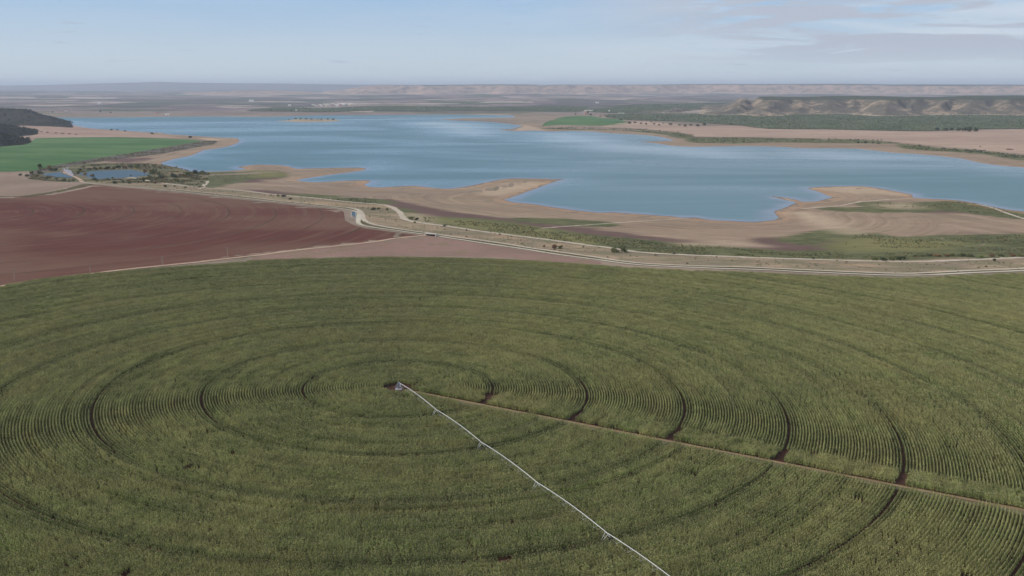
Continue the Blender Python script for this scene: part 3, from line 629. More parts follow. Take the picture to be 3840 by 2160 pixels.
for nm, pl in (('orchard', P('C', (930, 405), (1230, 392), (1880, 398), (2300, 408), (2576, 420)) + P('D', (270, 398), (800, 400), (1100, 422), (1400, 412), (2576, 408)) + [(4400, 432), (4400, 484)] +
               P('D', (2576, 546), (2100, 551), (1600, 571), (1100, 563), (600, 551), (0, 545)) + P('C', (2300, 515), (2000, 492), (1700, 472), (1350, 463), (1150, 455), (950, 430))),
               ('orchard', P('C', (1000, 330), (1200, 302), (1900, 288), (2300, 284), (2300, 330), (1990, 345), (1750, 360), (1450, 378), (1230, 388), (1050, 386), (820, 380), (700, 352))),
               ('pine_wood', P('B', (-100, 362), (200, 335), (600, 338), (1000, 326), (1300, 315), (1900, 321), (2576, 328)) + P('C', (500, 322), (760, 330), (690, 372), (400, 372), (0, 362)) + P('B', (2000, 364), (1700, 370), (1300, 362), (900, 374), (600, 378), (300, 372), (0, 372)))):
    q = at(smooth(pl, 3)); lo = q.min(0); hi = q.max(0)
    o = sheet(nm, pl, 'orchard', 2.0, 40, 3, 0.35); o['kind'] = 'stuff'
    tag(o, dict(orchard='dark green orchard rows beyond the reservoir', pine_wood='dark belt of low woodland behind the far shore')[nm])

# roads, tracks, canal
ribbon('canal_road', ROADM, 5.6, 'gravel', 0.45)
ribbon('canal_road', ROAD2, 6.5, 'gravel_dull', 0.42)
mid = [((a + c) / 2, (b + d) / 2) for (a, b), (c, d) in zip(np.array(smooth(ROADM[5:], 8, False))[::8], np.array(smooth(ROADM[5:], 8, False))[::8])]
ribbon('outer_track', T2, 9.0, 'gravel_dull', 0.40, wjit=0.18)
ribbon('field_road', [(0, 1075)] + P('E', (560, 1190), (1300, 1100), (1600, 1069), (2000, 1029), (2300, 993), (2576, 964)) + P('F', (300, 924), (600, 889), (900, 859), (1200, 824), (1400, 790), (1650, 766), (1740, 756)), 5.0, 'dirt', 0.38)
ribbon('pond_road', P('E', (625, 118), (660, 138), (740, 165), (800, 195), (830, 228)), 7.0, 'dirt', 0.5)
ribbon('shore_track', P('G', (290, 688), (700, 658), (1100, 630), (1500, 603), (1780, 586)), 4.0, 'gravel_dull', 0.25, wjit=0.3)
ribbon('shore_track', P('H', (1950, 405), (2250, 478), (2400, 535), (2576, 592)) + [(4100, 900)], 6.0, 'gravel_dull', 0.25)
ribbon('shore_track', P('H', (330, 490), (700, 465), (900, 425), (1200, 400), (1460, 388)), 5.0, 'gravel_dull', 0.22, wjit=0.4)
ribbon('shore_track', P('E', (2010, 290), (2060, 250), (2090, 212)), 7.0, 'gravel_dull', 0.3, wjit=0.2)
def verge(a, b, name='canal_verge', width=5.0):
    A = at(smooth(a, 8, False))[:, :2]; Bq = at(smooth(b, 8, False))[:, :2]
    ribbon(name, None, width, 'verge', 0.36, world=[(p + Bq[np.argmin(np.linalg.norm(Bq - p, axis=1))]) / 2 for p in A], wjit=0.25)
verge(ROADM[4:], ROAD2)
ribbon('field_verge', P('E', (0, 368), (110, 370), (290, 362), (500, 331), (700, 293), (830, 258), (885, 243)), 16.0, 'verge', 0.34, wjit=0.25)
# open canal reach at the bend
cw = at(P('F', (958, 528), (1004, 530), (1010, 644), (960, 634)))
cz = float(cw[:, 2].min()) - 0.0
me = pymesh('canal_water', [(p[0], p[1], cz + 0.9) for p in cw[[0, 3, 2, 1]]], [(0, 1, 2, 3)]); o = tag(link('canal_water', me, 'pond_water'), kind='structure')
if me.polygons[0].normal.z < 0: me.flip_normals()
cb = MB()
for a, b in ((0, 3), (1, 2), (0, 1), (3, 2)):
    p, q = cw[a], cw[b]; d = (q - p)[:2]; L = np.linalg.norm(d); m = (p + q) / 2
    cb.box((m[0], m[1], cz + 0.5), (L + 0.8, 0.7, 1.5), math.atan2(d[1], d[0]))
tag(cb.build('canal_wall', 'concrete'), 'concrete lining round the open stretch of canal at the road bend', 'canal wall')
pw = at(P('A', (425, 1003)))
for w_, z_ in ((pond_a, PZA), (pond_b, PZB)):
    n = len(w_); me = pymesh('pond_water', np.column_stack([w_, np.full(n, z_ + 0.3)]), [tuple(range(n))])
    if me.polygons[0].normal.z < 0: me.flip_normals()
    tag(link('pond_water', me, 'pond_water'), kind='structure')
sheet('scrub_bank', P('A', (250, 1040), (350, 968), (500, 928), (720, 883), (1000, 838), (1300, 792), (1600, 743), (1850, 700), (2050, 668), (2190, 668), (2150, 700), (1900, 745), (1600, 800), (1200, 850), (900, 890), (740, 915), (560, 950), (420, 990), (330, 1010)), 'scrub_ground', 0.35, 20, 2)
sheet('reed_bank', P('A', (280, 1050), (400, 985), (560, 950), (740, 915), (900, 895), (1300, 890), (1600, 900), (1800, 935), (1950, 985), (2100, 985), (2080, 1070), (2030, 1140), (1650, 1095), (1100, 1090), (900, 1075), (640, 1080)), 'reed_ground', 0.22, 20, 2)

# ------------------------------------------------------------------ hills, mesas, far ranges
def mesa(name, px, zbase, H, slope, back, mat, step, gully, gs, seed, rim=0.0, noses=None):
    fr = np.array(on_z(px, zbase)) if not callable(zbase) else at(px)[:, :2]
    bk = fr[::-1] + np.array([0, back]); bk[:, 0] = bk[:, 0] * (1 + back / fr[::-1, 1])
    poly = np.vstack([fr, bk]); lo = poly.min(0) - gully; hi = poly.max(0) + gully
    xs = np.arange(lo[0], hi[0] + step, step); ys = np.arange(lo[1], hi[1] + step, step); X, Y = np.meshgrid(xs, ys)
    d = -sdist(X.ravel(), Y.ravel(), poly).reshape(X.shape)
    g = np.abs(fnoise(X + seed * 977, Y * 0.45, gs, seed, 3) - 0.5) * 2.6; g = np.clip(1 - g, 0, 1)
    if noses is not None:
        q = 1920 + X / np.maximum(Y, 1) * FPX + 40 * (fnoise(X, Y, 330, seed + 13, 2) - 0.5); nf = np.zeros(X.shape)
        for xn, wn, an in noses: nf = np.maximum(nf, an * np.clip(1 - np.abs(q + 14 * (fnoise(X, Y, 120, seed + 3, 3) - 0.5) - xn) / wn, 0, 1))
        g = np.sqrt(np.clip(1 - nf - 0.75 * (g - 0.5), 0, 1))
    d2 = d - (g ** 2) * gully * np.clip(d / slope, 0, 1) + (fnoise(X, Y, gs * 0.25, seed + 5, 3) - 0.5) * gully * 0.35
    t = np.clip(d2 / slope, 0, 1); t = np.where(t < 0.72, t * 0.98, 0.7056 + (t - 0.72) * 1.0514)
    hh = t + rim * np.clip((d2 - slope) / 2500, 0, 1)
    Z = zt(X, Y) - 1.5 + hh * H * (0.96 + 0.08 * fnoise(X, Y, gs * 2, seed + 8, 2)) 
    keep = d2 > -step * 1.2
    n1, n2 = X.shape; id2 = np.full(X.shape, -1); need = keep.copy()
    need[1:] |= keep[:-1]; need[:-1] |= keep[1:]; need[:, 1:] |= keep[:, :-1]; need[:, :-1] |= keep[:, 1:]
    id2[need] = np.arange(need.sum()); V = np.column_stack([X[need], Y[need], Z[need]])
    Fq = np.stack([id2[:-1, :-1], id2[:-1, 1:], id2[1:, 1:], id2[1:, :-1]], -1).reshape(-1, 4); Fq = Fq[Fq.min(1) >= 0]
    me = pymesh(name, V, Fq, True); me.attributes.new('top', 'FLOAT', 'POINT').data.foreach_set('value', t[need].astype(np.float32))
    return tag(link(name, me, mat), kind='structure'), (X, Y, Z, t)
HILLS = []
_, q = mesa('hills', P('A', (-1200, 470), (-300, 480), (80, 490), (250, 492), (500, 498), (640, 505), (742, 511)), 12, 70, 215, 900, 'wooded', 14, 40, 160, 3); HILLS.append(q)
_, q = mesa('hills', P('A', (-900, 640), (-200, 625), (60, 612), (200, 600), (330, 588), (394, 575)), 14, 44, 135, 520, 'wooded', 10, 30, 120, 5); HILLS.append(q)
_, q = mesa('hills', P('A', (-700, 725), (-200, 718), (0, 711), (150, 698), (250, 690), (312, 675)), 14, 33, 85, 330, 'wooded', 8, 20, 90, 8); HILLS.append(q)
NOSES = [(2752, 52, 0.85), (2873, 88, 1.05), (2985, 40, 0.5), (3085, 95, 0.55), (3180, 45, 0.45), (3308, 110, 1.1), (3405, 40, 0.6), (3512, 30, 0.45), (3615, 90, 0.7), (3762, 75, 0.95), (3880, 70, 0.8), (4020, 80, 0.9)]
mesa('mesa', P('C', (1900, 402), (2060, 404), (2300, 400), (2500, 418)) + P('D', (-20, 412), (90, 415), (270, 400), (500, 398), (760, 398), (950, 408), (1150, 420), (1400, 412), (1700, 406), (2000, 408), (2300, 406), (2576, 412)) + [(4100, 434), (4700, 436)], 8, 98, 400, 2700, 'mesa', 11, 300, 300, 11, noses=NOSES)
mesa('mesa', P('C', (1500, 382), (1620, 380), (1760, 372), (1990, 352)), 8, 56, 150, 360, 'mesa', 8, 100, 240, 14, noses=[(2528, 40, 1.0), (2600, 44, 1.05), (2660, 30, 0.7)])
mesa('mesa', P('C', (1225, 390), (1380, 382), (1480, 378), (1660, 366)), 8, 24, 150, 420, 'mesa', 12, 60, 150, 17)
_fm = [(x, y) for x, y in ((1232, 351), (1500, 352), (2000, 351), (2600, 350), (3200, 351), (3840, 353), (4600, 354))]
mesa('far_mesa', _fm, 70, 178, 900, 9000, 'far_mesa', 110, 1300, 1700, 21)
mesa('far_mesa', [(700, 352), (900, 352), (1232, 351)], 70, 60, 900, 3000, 'far_mesa', 110, 500, 1200, 25)
def range_(name, pts, Y, zb, thick, mat):
    V = []; F = []; pts = smooth(pts, 5, False); n = len(pts)
    for px, py in pts:
        x = (px - 1920) / FPX * Y; z = CAMZ + (YH - py) / FPX * Y
        for k, (dy, f) in enumerate(((-thick, 0.0), (-thick * 0.55, 0.55), (-thick * 0.2, 0.9), (0, 1.0), (thick * 0.5, 0.9), (thick, 0))):
            V.append((x * (1 + dy / Y), Y + dy + random.uniform(-1, 1) * thick * 0.06, zb - 20 + (z - zb + 20) * f * (1 + random.uniform(-1, 1) * 0.03 * (0 < k < 5 and k != 3))))
    for i in range(n - 1):
        for k in range(5): F.append((6 * i + k, 6 * i + 6 + k, 6 * i + 7 + k, 6 * i + 1 + k))
    return tag(link(name, pymesh(name, V, F, True), mat), kind='structure')
range_('far_range', [(-900, 330), (-400, 326), (0, 322), (200, 319), (380, 314), (520, 311), (620, 308), (700, 310), (900, 313), (1100, 314), (1300, 317), (1600, 319), (2000, 322), (2400, 324)], 38000, 95, 3500, 'far_range')
range_('far_range', [(1500, 321), (1900, 319), (2300, 320), (2600, 321), (3000, 320), (3500, 324), (4100, 326), (4800, 328)], 44000, 95, 3000, 'far_range')

# ------------------------------------------------------------------ corn: one crop of instanced clumps of rows, planted in rings round the pivot
def m_corn(h):
    r = h.attr('leaf'); g = h.attr('grp')
    p = h.pos(); big = h.noise(0.018, 4, 0.6); mid_ = h.noise(0.12, 3, 0.6); rnd = h.new('ShaderNodeObjectInfo').outputs['Random']
    c = h.mix(h.mr(h.m('ADD', h.m('MULTIPLY', big, 0.6), h.m('MULTIPLY', mid_, 0.4)), 0.38, 0.62), lin(CORN_A), lin(CORN_B))
    X, Y, _ = h.sep(p); ax = h.m('SUBTRACT', X, float(PIV[0])); ay = h.m('SUBTRACT', Y, float(PIV[1]))
    rr = h.m('SQRT', h.m('ADD', h.m('MULTIPLY', ax, ax), h.m('MULTIPLY', ay, ay))); ta = h.m('ARCTAN2', ay, ax)
    band = h.noise(1.0, 4, 0.6, h.comb(h.m('MULTIPLY', rr, 0.07), h.m('MULTIPLY', ta, 2.2), 0.0))
    c = h.mix(h.m('MULTIPLY', h.mr(band, 0.5, 0.68), 0.5), c, lin((84, 110, 48))); c = h.mix(h.m('MULTIPLY', h.mr(band, 0.46, 0.34), 0.45), c, lin((146, 140, 84)))
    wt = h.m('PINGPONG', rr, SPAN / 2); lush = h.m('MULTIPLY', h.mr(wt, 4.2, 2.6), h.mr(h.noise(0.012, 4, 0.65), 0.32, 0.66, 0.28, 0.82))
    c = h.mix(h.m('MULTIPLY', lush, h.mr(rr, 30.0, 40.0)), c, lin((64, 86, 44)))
    bnd2 = h.noise(1.0, 2, 0.6, h.comb(h.m('MULTIPLY', rr, 0.30), h.m('MULTIPLY', ta, 3.0), 7.0))
    kb = h.mr(bnd2, 0.3, 0.7, 0.74, 1.26); c = h.mix(1.0, c, h.comb(kb, kb, kb), 'MULTIPLY')
    pat = h.noise(0.011, 3, 0.55); c = h.mix(h.m('MULTIPLY', h.mr(pat, 0.52, 0.68), 0.4), c, lin((154, 146, 90))); c = h.mix(h.m('MULTIPLY', h.mr(pat, 0.46, 0.32), 0.4), c, lin((92, 112, 58)))
    c = h.mix(h.m('MULTIPLY', h.mr(r, 0.45, 1.0), 0.6), c, lin(CORN_C))
    c = h.mix(h.m('MULTIPLY', h.mr(r, 0.35, 0.0), 0.6), c, lin(CORN_D))
    c = h.mix(h.m('GREATER_THAN', g, 0.5), c, lin(CORN_T))
    k = h.m('MULTIPLY', h.m('MULTIPLY_ADD', rnd, 0.3, 0.85), h.mr(h.noise(0.9, 2, 0.6), 0.3, 0.7, 0.84, 1.16)); c = h.mix(1.0, c, h.comb(k, k, k), 'MULTIPLY')
    d = h.new('ShaderNodeBsdfDiffuse'); h.set(d.inputs[0], c); t = h.new('ShaderNodeBsdfTranslucent'); h.set(t.inputs[0], c)
    m = h.new('ShaderNodeMixShader'); m.inputs[0].default_value = 0.22; h.l.new(d.outputs[0], m.inputs[1]); h.l.new(t.outputs[0], m.inputs[2]); return m.outputs[0]
CORN_A, CORN_B, CORN_C, CORN_D, CORN_T = (120, 132, 76), (146, 149, 91), (174, 164, 114), (68, 86, 54), (158, 150, 110)
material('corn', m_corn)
BANDS = 12; BW = (SPAN - 0.96) / BANDS; ROW = BW / 3; CL = 4.0; NV = 8
def clump(rg):
    v = []; f = []; leaf = []; grp = []
    for row in (-1, 0, 1):
        t = -CL / 2
        gap = rg.random() < 0.22; gs = rg.uniform(-1.8, 1.0); gl = rg.uniform(0.5, 2.0)
        while t < CL / 2:
            t += rg.uniform(0.2, 0.36)
            if gap and gs < t < gs + gl: continue
            bx, by = t + rg.normal(0, 0.04), row * ROW + rg.normal(0, 0.05); H = rg.normal(2.35, 0.24); pr = rg.random()
            a0 = rg.uniform(0, math.pi)
            for i in range(6):
                z = H * (0.30 + 0.62 * i / 5); a = a0 + math.pi * i + rg.normal(0, 0.5); L = rg.uniform(0.50, 0.78) * (1.0 - 0.35 * (i == 5)); w = rg.uniform(0.08, 0.13)
                ca, sa = math.cos(a), math.sin(a); k = len(v)
                for q, (rr, zz, ww) in enumerate(((0.02, 0, 0.7), (0.45, 0.26, 1.0), (0.95, -0.05, 0.45))):
                    for sg in (-1, 1): v.append((bx + ca * rr * L - sa * w * ww * sg, by + sa * rr * L + ca * w * ww * sg, z + zz * L + 0.04 * sg))
                f += [(k, k + 2, k + 3, k + 1), (k + 2, k + 4, k + 5, k + 3)]
                lv = 0.55 * pr + 0.45 * rg.random() + (0.25 if i < 2 else 0); leaf += [lv] * 6; grp += [0.0] * 6
            k = len(v); a = rg.uniform(0, math.pi)
            ca, sa = math.cos(a) * 0.05, math.sin(a) * 0.05
            v += [(bx - ca, by - sa, H * 0.92), (bx + ca, by + sa, H * 0.92), (bx + ca * 1.6, by + sa * 1.6, H + 0.34), (bx - ca * 1.6, by - sa * 1.6, H + 0.34)]
            f.append((k, k + 1, k + 2, k + 3)); leaf += [0.9] * 4; grp += [1.0] * 4
            k = len(v); v += [(bx - 0.02, by, 0), (bx + 0.02, by, 0), (bx + 0.02, by, H), (bx - 0.02, by, H)]; f.append((k, k + 1, k + 2, k + 3)); leaf += [0.4] * 4; grp += [0.0] * 4
    return v, f, leaf, grp
def plant_field():
    def up(px, hgt):
        x, dy, dz = rays(px); t = (Z0 + hgt - CAMZ) / np.minimum(dz - GX * x - GY * dy, -1e-5); return np.stack([x * t, dy * t], 1)
    outer = smooth(CORN_TOP, 6, False)
    poly = np.vstack([up(outer, 2.5), [(560, 300), (330, 205), (-330, 205), (-540, 330)]])
    rg = np.random.default_rng(3); pts = []; rot = []
    tr = up([(3840, 1917)], 0)[0] - PIV; tr /= np.linalg.norm(tr); nrm = np.array([-tr[1], tr[0]])     # the access track runs straight from the pivot
    if nrm[1] < 0: nrm = -nrm
    globals()['TRACK'] = (tr, nrm)
    def along(c): return (c - PIV) @ tr, (c - PIV) @ nrm
    for k in range(0, 17):
        for b in range(BANDS):
            r = k * SPAN + 0.48 + (b + 0.5) * BW
            if r < 8.2: continue
            n = max(6, round(2 * math.pi * r / CL)); th = rg.uniform(0, 6.28) + np.arange(n) * 2 * math.pi / n
            c = PIV + r * np.column_stack([np.cos(th), np.sin(th)]); s, u = along(c)
            ok = ~((s > 4) & (u > -5.2) & (u < 17.0))
            pts.append(c[ok]); rot.append(th[ok] + math.pi / 2)
    ub = [3.6 + i * BW for i in range(4)]
    for u in ub:
        s = np.arange(8, 640, CL); c = PIV + s[:, None] * tr + u * nrm; r = np.hypot(*(c - PIV).T); q = (r + SPAN / 2) % SPAN - SPAN / 2
        ok = (np.abs(q) > 2.6) | (r < 20); pts.append(c[ok]); rot.append(np.full(ok.sum(), math.atan2(tr[1], tr[0])))
    c = np.vstack(pts); a = np.concatenate(rot)
    d = sdist(c[:, 0], c[:, 1], poly); k = d < -1.5; c = c[k]; a = a[k]
    a = a + math.pi * rg.integers(0, 2, len(a)) + rg.normal(0, 0.012, len(a))
    hs = 0.9 + 0.22 * fnoise(c[:, 0] + 900, c[:, 1], 45, 40, 3) + rg.normal(0, 0.025, len(a))
    lodged = (fnoise(c[:, 0] + 400, c[:, 1] + 70, 30, 77, 3) > 0.66); rp = np.hypot(*(c - PIV).T); tp = np.arctan2(c[:, 1] - PIV[1], c[:, 0] - PIV[0]); fr = np.mod(rp, SPAN); hs = hs * np.where(((fr > SPAN - 4.0) | (fr < 3.6)) & (rp > 30), 0.74 + 0.22 * np.clip(fnoise(c[:, 0] + 2000, c[:, 1] + 300, 70, 55, 2) * 2 - 0.45, 0, 1), 1.0)
    bi = np.floor(rp / BW).astype(int); hs = hs * (1 + 0.17 * (np.random.default_rng(8).random(400)[bi % 400] - 0.5) * 2 * np.clip(fnoise(bi * 37.0 + 900, tp * 40 + 400, 22, 91, 2) * 2.2 - 0.3, 0, 1.2)); hs = hs + 0.22 * (fnoise(rp + 300, tp * 60 + 400, 14, 31, 2) - 0.5)
    hs = np.where(lodged, hs * rg.uniform(0.72, 0.95, len(a)), hs)
    keep = rg.random(len(a)) > 0.0012
    return c[keep], a[keep], hs[keep], poly
cp, ca_, hs, CORNPOLY = plant_field()
print('corn clumps', len(cp))
V = []; F = []; LE = []; GR = []; PV = []
for i in range(NV):
    v, f, l, g = clump(np.random.default_rng(100 + i)); k = len(V); V += v; F += [tuple(x + k for x in q) for q in f]; LE += l; GR += g; PV += [i + 1] * len(v)
nproto = len(V); z = plane(cp[:, 0], cp[:, 1])
V += [tuple(q) for q in np.column_stack([cp, z + 0.02])]
me = pymesh('corn', V, F); npt = len(cp)
me.attributes.new('leaf', 'FLOAT', 'POINT').data.foreach_set('value', np.array(LE + [0] * npt, np.float32))
me.attributes.new('grp', 'FLOAT', 'POINT').data.foreach_set('value', np.array(GR + [0] * npt, np.float32))
me.attributes.new('pv', 'INT', 'POINT').data.foreach_set('value', np.array(PV + [0] * npt, np.int32))
me.attributes.new('kind', 'INT', 'POINT').data.foreach_set('value', np.array([0] * nproto + list(np.random.default_rng(5).integers(1, NV + 1, npt)), np.int32))
me.attributes.new('rz', 'FLOAT', 'POINT').data.foreach_set('value', np.concatenate([np.zeros(nproto), ca_]).astype(np.float32))
me.attributes.new('hs', 'FLOAT', 'POINT').data.foreach_set('value', np.concatenate([np.ones(nproto), hs]).astype(np.float32))
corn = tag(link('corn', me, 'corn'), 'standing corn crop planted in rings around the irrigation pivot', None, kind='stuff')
ng = bpy.data.node_groups.new('corn_planting', 'GeometryNodeTree')
ng.interface.new_socket('Geometry', in_out='INPUT', socket_type='NodeSocketGeometry'); ng.interface.new_socket('Geometry', in_out='OUTPUT', socket_type='NodeSocketGeometry')
L = ng.links; nd = ng.nodes; gi = nd.new('NodeGroupInput'); go = nd.new('NodeGroupOutput')
def gattr(nm, ty):
    n = nd.new('GeometryNodeInputNamedAttribute'); n.data_type = ty; n.inputs['Name'].default_value = nm; return n.outputs[0]
def geq(sock, val):
    n = nd.new('FunctionNodeCompare'); n.data_type = 'INT'; n.operation = 'EQUAL'; L.new(sock, n.inputs[2]); n.inputs[3].default_value = val; return n.outputs[0]
join = nd.new('GeometryNodeJoinGeometry'); cx = nd.new('ShaderNodeCombineXYZ'); L.new(gattr('rz', 'FLOAT'), cx.inputs[2])
sx = nd.new('ShaderNodeCombineXYZ'); sx.inputs[0].default_value = 1; sx.inputs[1].default_value = 1; L.new(gattr('hs', 'FLOAT'), sx.inputs[2])
sp0 = nd.new('GeometryNodeSeparateGeometry'); sp0.domain = 'POINT'; L.new(gi.outputs[0], sp0.inputs[0]); L.new(geq(gattr('pv', 'INT'), 0), sp0.inputs[1])
for i in range(1, NV + 1):
    se = nd.new('GeometryNodeSeparateGeometry'); se.domain = 'POINT'; L.new(gi.outputs[0], se.inputs[0]); L.new(geq(gattr('pv', 'INT'), i), se.inputs[1])
    io = nd.new('GeometryNodeInstanceOnPoints'); L.new(sp0.outputs[0], io.inputs['Points']); L.new(geq(gattr('kind', 'INT'), i), io.inputs['Selection'])
    L.new(se.outputs[0], io.inputs['Instance']); L.new(cx.outputs[0], io.inputs['Rotation']); L.new(sx.outputs[0], io.inputs['Scale']); L.new(io.outputs[0], join.inputs[0])
L.new(join.outputs[0], go.inputs[0]); corn.modifiers.new('planting', 'NODES').node_group = ng
sheet('field_soil', None, 'corn_soil', 0.05, 24, world=CORNPOLY)
tr, nrm = TRACK
ribbon('access_track', None, 2.2, 'track_soil', 0.12, world=[PIV + tr * s + nrm * 0.9 for s in (3, 200, 400, 640)])
ribbon('track_verge', None, 4.0, 'reed_ground', 0.16, world=[PIV + tr * s + nrm * -2.4 for s in (20, 200, 400, 640)], wjit=0.2)

# ------------------------------------------------------------------ centre pivot irrigator
AD = on_plane([(2016, 1845)])[0] - PIV; AD = Vector((AD[0], AD[1], 0)).normalized(); AN = Vector((-AD.y, AD.x, 0))
PZ = float(plane(*PIV)); SL = GX * AD.x + GY * AD.y
piv = empty('irrigation_pivot', (PIV[0], PIV[1], PZ)); tag(piv, 'long white centre pivot irrigator standing across the corn field', 'irrigator')
def L3(s, t, z): return AD * s + AN * t + Vector((0, 0, z + SL * s))
PH, PR = 3.75, 0.115
mb = MB(); mb.box((0, 0, 0.1), (3.4, 3.4, 0.3)); mb.build('concrete_pad', 'concrete_grey', piv)
mb = MB(); tw = [L3(a, b, 0.4) for a, b in ((-1.6, -1.6), (1.6, -1.6), (1.6, 1.6), (-1.6, 1.6))]; tt = [L3(a, b, 3.3) for a, b in ((-0.35, -0.35), (0.35, -0.35), (0.35, 0.35), (-0.35, 0.35))]
for a, b in zip(tw, tt): mb.tube([a, b], 0.075, 5)
for f in (0.33, 0.68, 1.0):
    q = [a.lerp(b, f) for a, b in zip(tw, tt)]
    for i in range(4): mb.tube([q[i], q[(i + 1) % 4]], 0.055, 4)
    if f < 1:
        for i in range(4): mb.tube([q[i], tw[(i + 1) % 4].lerp(tt[(i + 1) % 4], f + 0.3)], 0.04, 4)
mb.build('pivot_tower', 'metal_grey', piv)
mb = MB(); mb.tube([L3(0, 0, 0.3), L3(0, 0, PH + 0.1)], 0.2, 8); mb.tube([L3(0, 0, PH + 0.1), L3(0.4, 0, PH + 0.25), L3(1.4, 0, PH + 0.05)], 0.19, 8); mb.build('riser_pipe', 'metal_grey', piv)
mb = MB(); q = L3(-0.9, 1.3, 1.6); mb.box(q, (0.8, 0.45, 1.3), math.atan2(AD.y, AD.x)); q = L3(-0.9, 1.3, 0.6); mb.box(q, (0.12, 0.12, 0.9)); mb.build('control_panel', 'panel_grey', piv)
NSP = 6
for k in range(NSP):
    s0 = k * SPAN + (1.2 if k == 0 else 0); s1 = (k + 1) * SPAN
    arch = lambda t: PH + 0.8 * 4 * t * (1 - t)
    mb = MB(); mb.tube([L3(s0 + (s1 - s0) * t, 0, arch(t)) for t in np.linspace(0, 1, 17)], PR, 8); mb.build('water_pipe', 'galvanised', piv)
    mb = MB(); nb = 6; node = []
    for j in range(1, nb + 1):
        t = j / (nb + 1); s = s0 + (s1 - s0) * t; dep = 1.45 * (1 - abs(2 * t - 1) ** 2.2 * 0.55); pr = []
        for sg in (-1, 1):
            e = L3(s, sg * 0.95, arch(t) - dep); pr.append(e)
            for dt in (-0.032, 0.032): mb.tube([L3(s + (s1 - s0) * dt, sg * 0.1, arch(t + dt)), e], 0.02, 4)
        mb.tube(pr, 0.018, 4); node.append(pr)
    for sg in (0, 1):
        ch = [L3(s0 + 0.6, (sg * 2 - 1) * 0.15, PH - 0.1)] + [p[sg] for p in node] + [L3(s1 - 0.6, (sg * 2 - 1) * 0.15, PH - 0.1)]
        mb.tube(ch, 0.011, 4)
    mb.build('truss', 'galvanised', piv)
    mb = MB(); mb.tube([L3(s1 - 1.1, -2.1, 0.75), L3(s1 - 1.1, 2.1, 0.75)], 0.09, 6); mb.tube([L3(s1 + 0.0, -2.1, 0.75), L3(s1 + 0.0, 2.1, 0.75)], 0.05, 6); mb.build('base_beam', 'galvanised', piv)
    for sg in (-1, 1):
        for ds in (-1.15, 1.15):
            mb = MB(); mb.tube([L3(s1 + ds * 0.75, sg * 0.12, PH - 0.15), L3(s1 - 0.5 + ds * 0.25, sg * 2.05, 0.75)], 0.08, 5); mb.build('tower_leg', 'galvanised', piv)
        mb = MB(); mb.tube([L3(s1 + 0.55, sg * 0.85, 2.35), L3(s1 - 0.75, sg * 0.85, 2.35)], 0.04, 4); mb.build('cross_brace', 'galvanised', piv)
        ax = L3(s1 - 0.5, sg * 2.1, 0.62); mb = MB()
        mb.tube([ax - AD * 0.02 + AD * d for d in (-0.17, -0.12, 0.12, 0.17)], 0.62, 16); w = mb.build('wheel', 'rubber', piv)
        mb = MB(); mb.tube([ax - AD * 0.21, ax + AD * 0.21], 0.3, 12); mb.build('rim', 'galvanised', w)

# ------------------------------------------------------------------ bushes and trees
def leaf_cloud(rg, lobes, n, size):
    """many small leaf faces spread through several uneven lobes; returns verts, faces"""
    v = []; f = []
    wts = np.array([l[3] ** 2 for l in lobes]); wts = wts / wts.sum()
    for _ in range(n):
        l = lobes[rg.choice(len(lobes), p=wts)]; d = rg.normal(0, 1, 3); d /= np.linalg.norm(d); rr = l[3] * (rg.random() ** 0.45)
        p = np.array(l[:3]) + d * rr * np.array([1, 1, 0.85])
        if p[2] < 0.02: p[2] = rg.uniform(0.02, 0.15)
        nn = d + rg.normal(0, 0.5, 3); nn /= np.linalg.norm(nn); a = np.cross(nn, (0.3, 0.5, 0.8)); a /= np.linalg.norm(a) + 1e-9; b = np.cross(nn, a)
        s = size * rg.uniform(0.6, 1.4); k = len(v)
        v += [p - a * s - b * s * 0.6, p + a * s - b * s * 0.5, p + a * s * 0.7 + b * s * 0.7, p - a * s * 0.8 + b * s * 0.6]; f.append((k, k + 1, k + 2, k + 3))
    return v, f
BUSH = []
for i in range(6):                                           # unit bushes: width 1, height about 0.6
    rg = np.random.default_rng(50 + i); lob = [(0, 0, 0.24, 0.28)]
    for j in range(rg.integers(4, 8)): a = rg.uniform(0, 6.28); q = rg.uniform(0.15, 0.34); lob.append((math.cos(a) * q, math.sin(a) * q, rg.uniform(0.12, 0.36), rg.uniform(0.12, 0.22)))
    v, f = leaf_cloud(rg, lob, 420, 0.035); BUSH.append(pymesh('bush', v, f))
CROWN = []; TRUNK = []
for i in range(4):                                           # unit trees: height 1
    rg = np.random.default_rng(80 + i); lob = [(0, 0, 0.66, 0.24)]
    for j in range(8): a = rg.uniform(0, 6.28); q = rg.uniform(0.1, 0.27); lob.append((math.cos(a) * q, math.sin(a) * q, rg.uniform(0.38, 0.85), rg.uniform(0.1, 0.17)))
    v, f = leaf_cloud(rg, lob, 520, 0.032); CROWN.append(pymesh('crown', v, f))
    mb = MB(); mb.tube([(0, 0, -0.02), (0.01, 0.005, 0.3), (0.0, 0.01, 0.62)], 0.035, 6, 0.012)
    for j in range(4): a = rg.uniform(0, 6.28); mb.tube([(0, 0, 0.28 + 0.06 * j), (math.cos(a) * 0.15, math.sin(a) * 0.15, 0.5 + 0.07 * j)], 0.014, 4, 0.005)
    TRUNK.append(pymesh('trunk', mb.v, mb.f)); TRUNK[-1].materials.append(MATS['bark'])
_mesh_cache = {}
def with_mat(me, mat):
    k = (me.name, mat)
    if k not in _mesh_cache: c = me.copy(); c.materials.clear(); c.materials.append(MATS[mat]); _mesh_cache[k] = c
    return _mesh_cache[k]
def width_at(p, wpx): return wpx * SC * float(np.linalg.norm(np.array([p[0], p[1], p[2] - CAMZ]))) / FPX
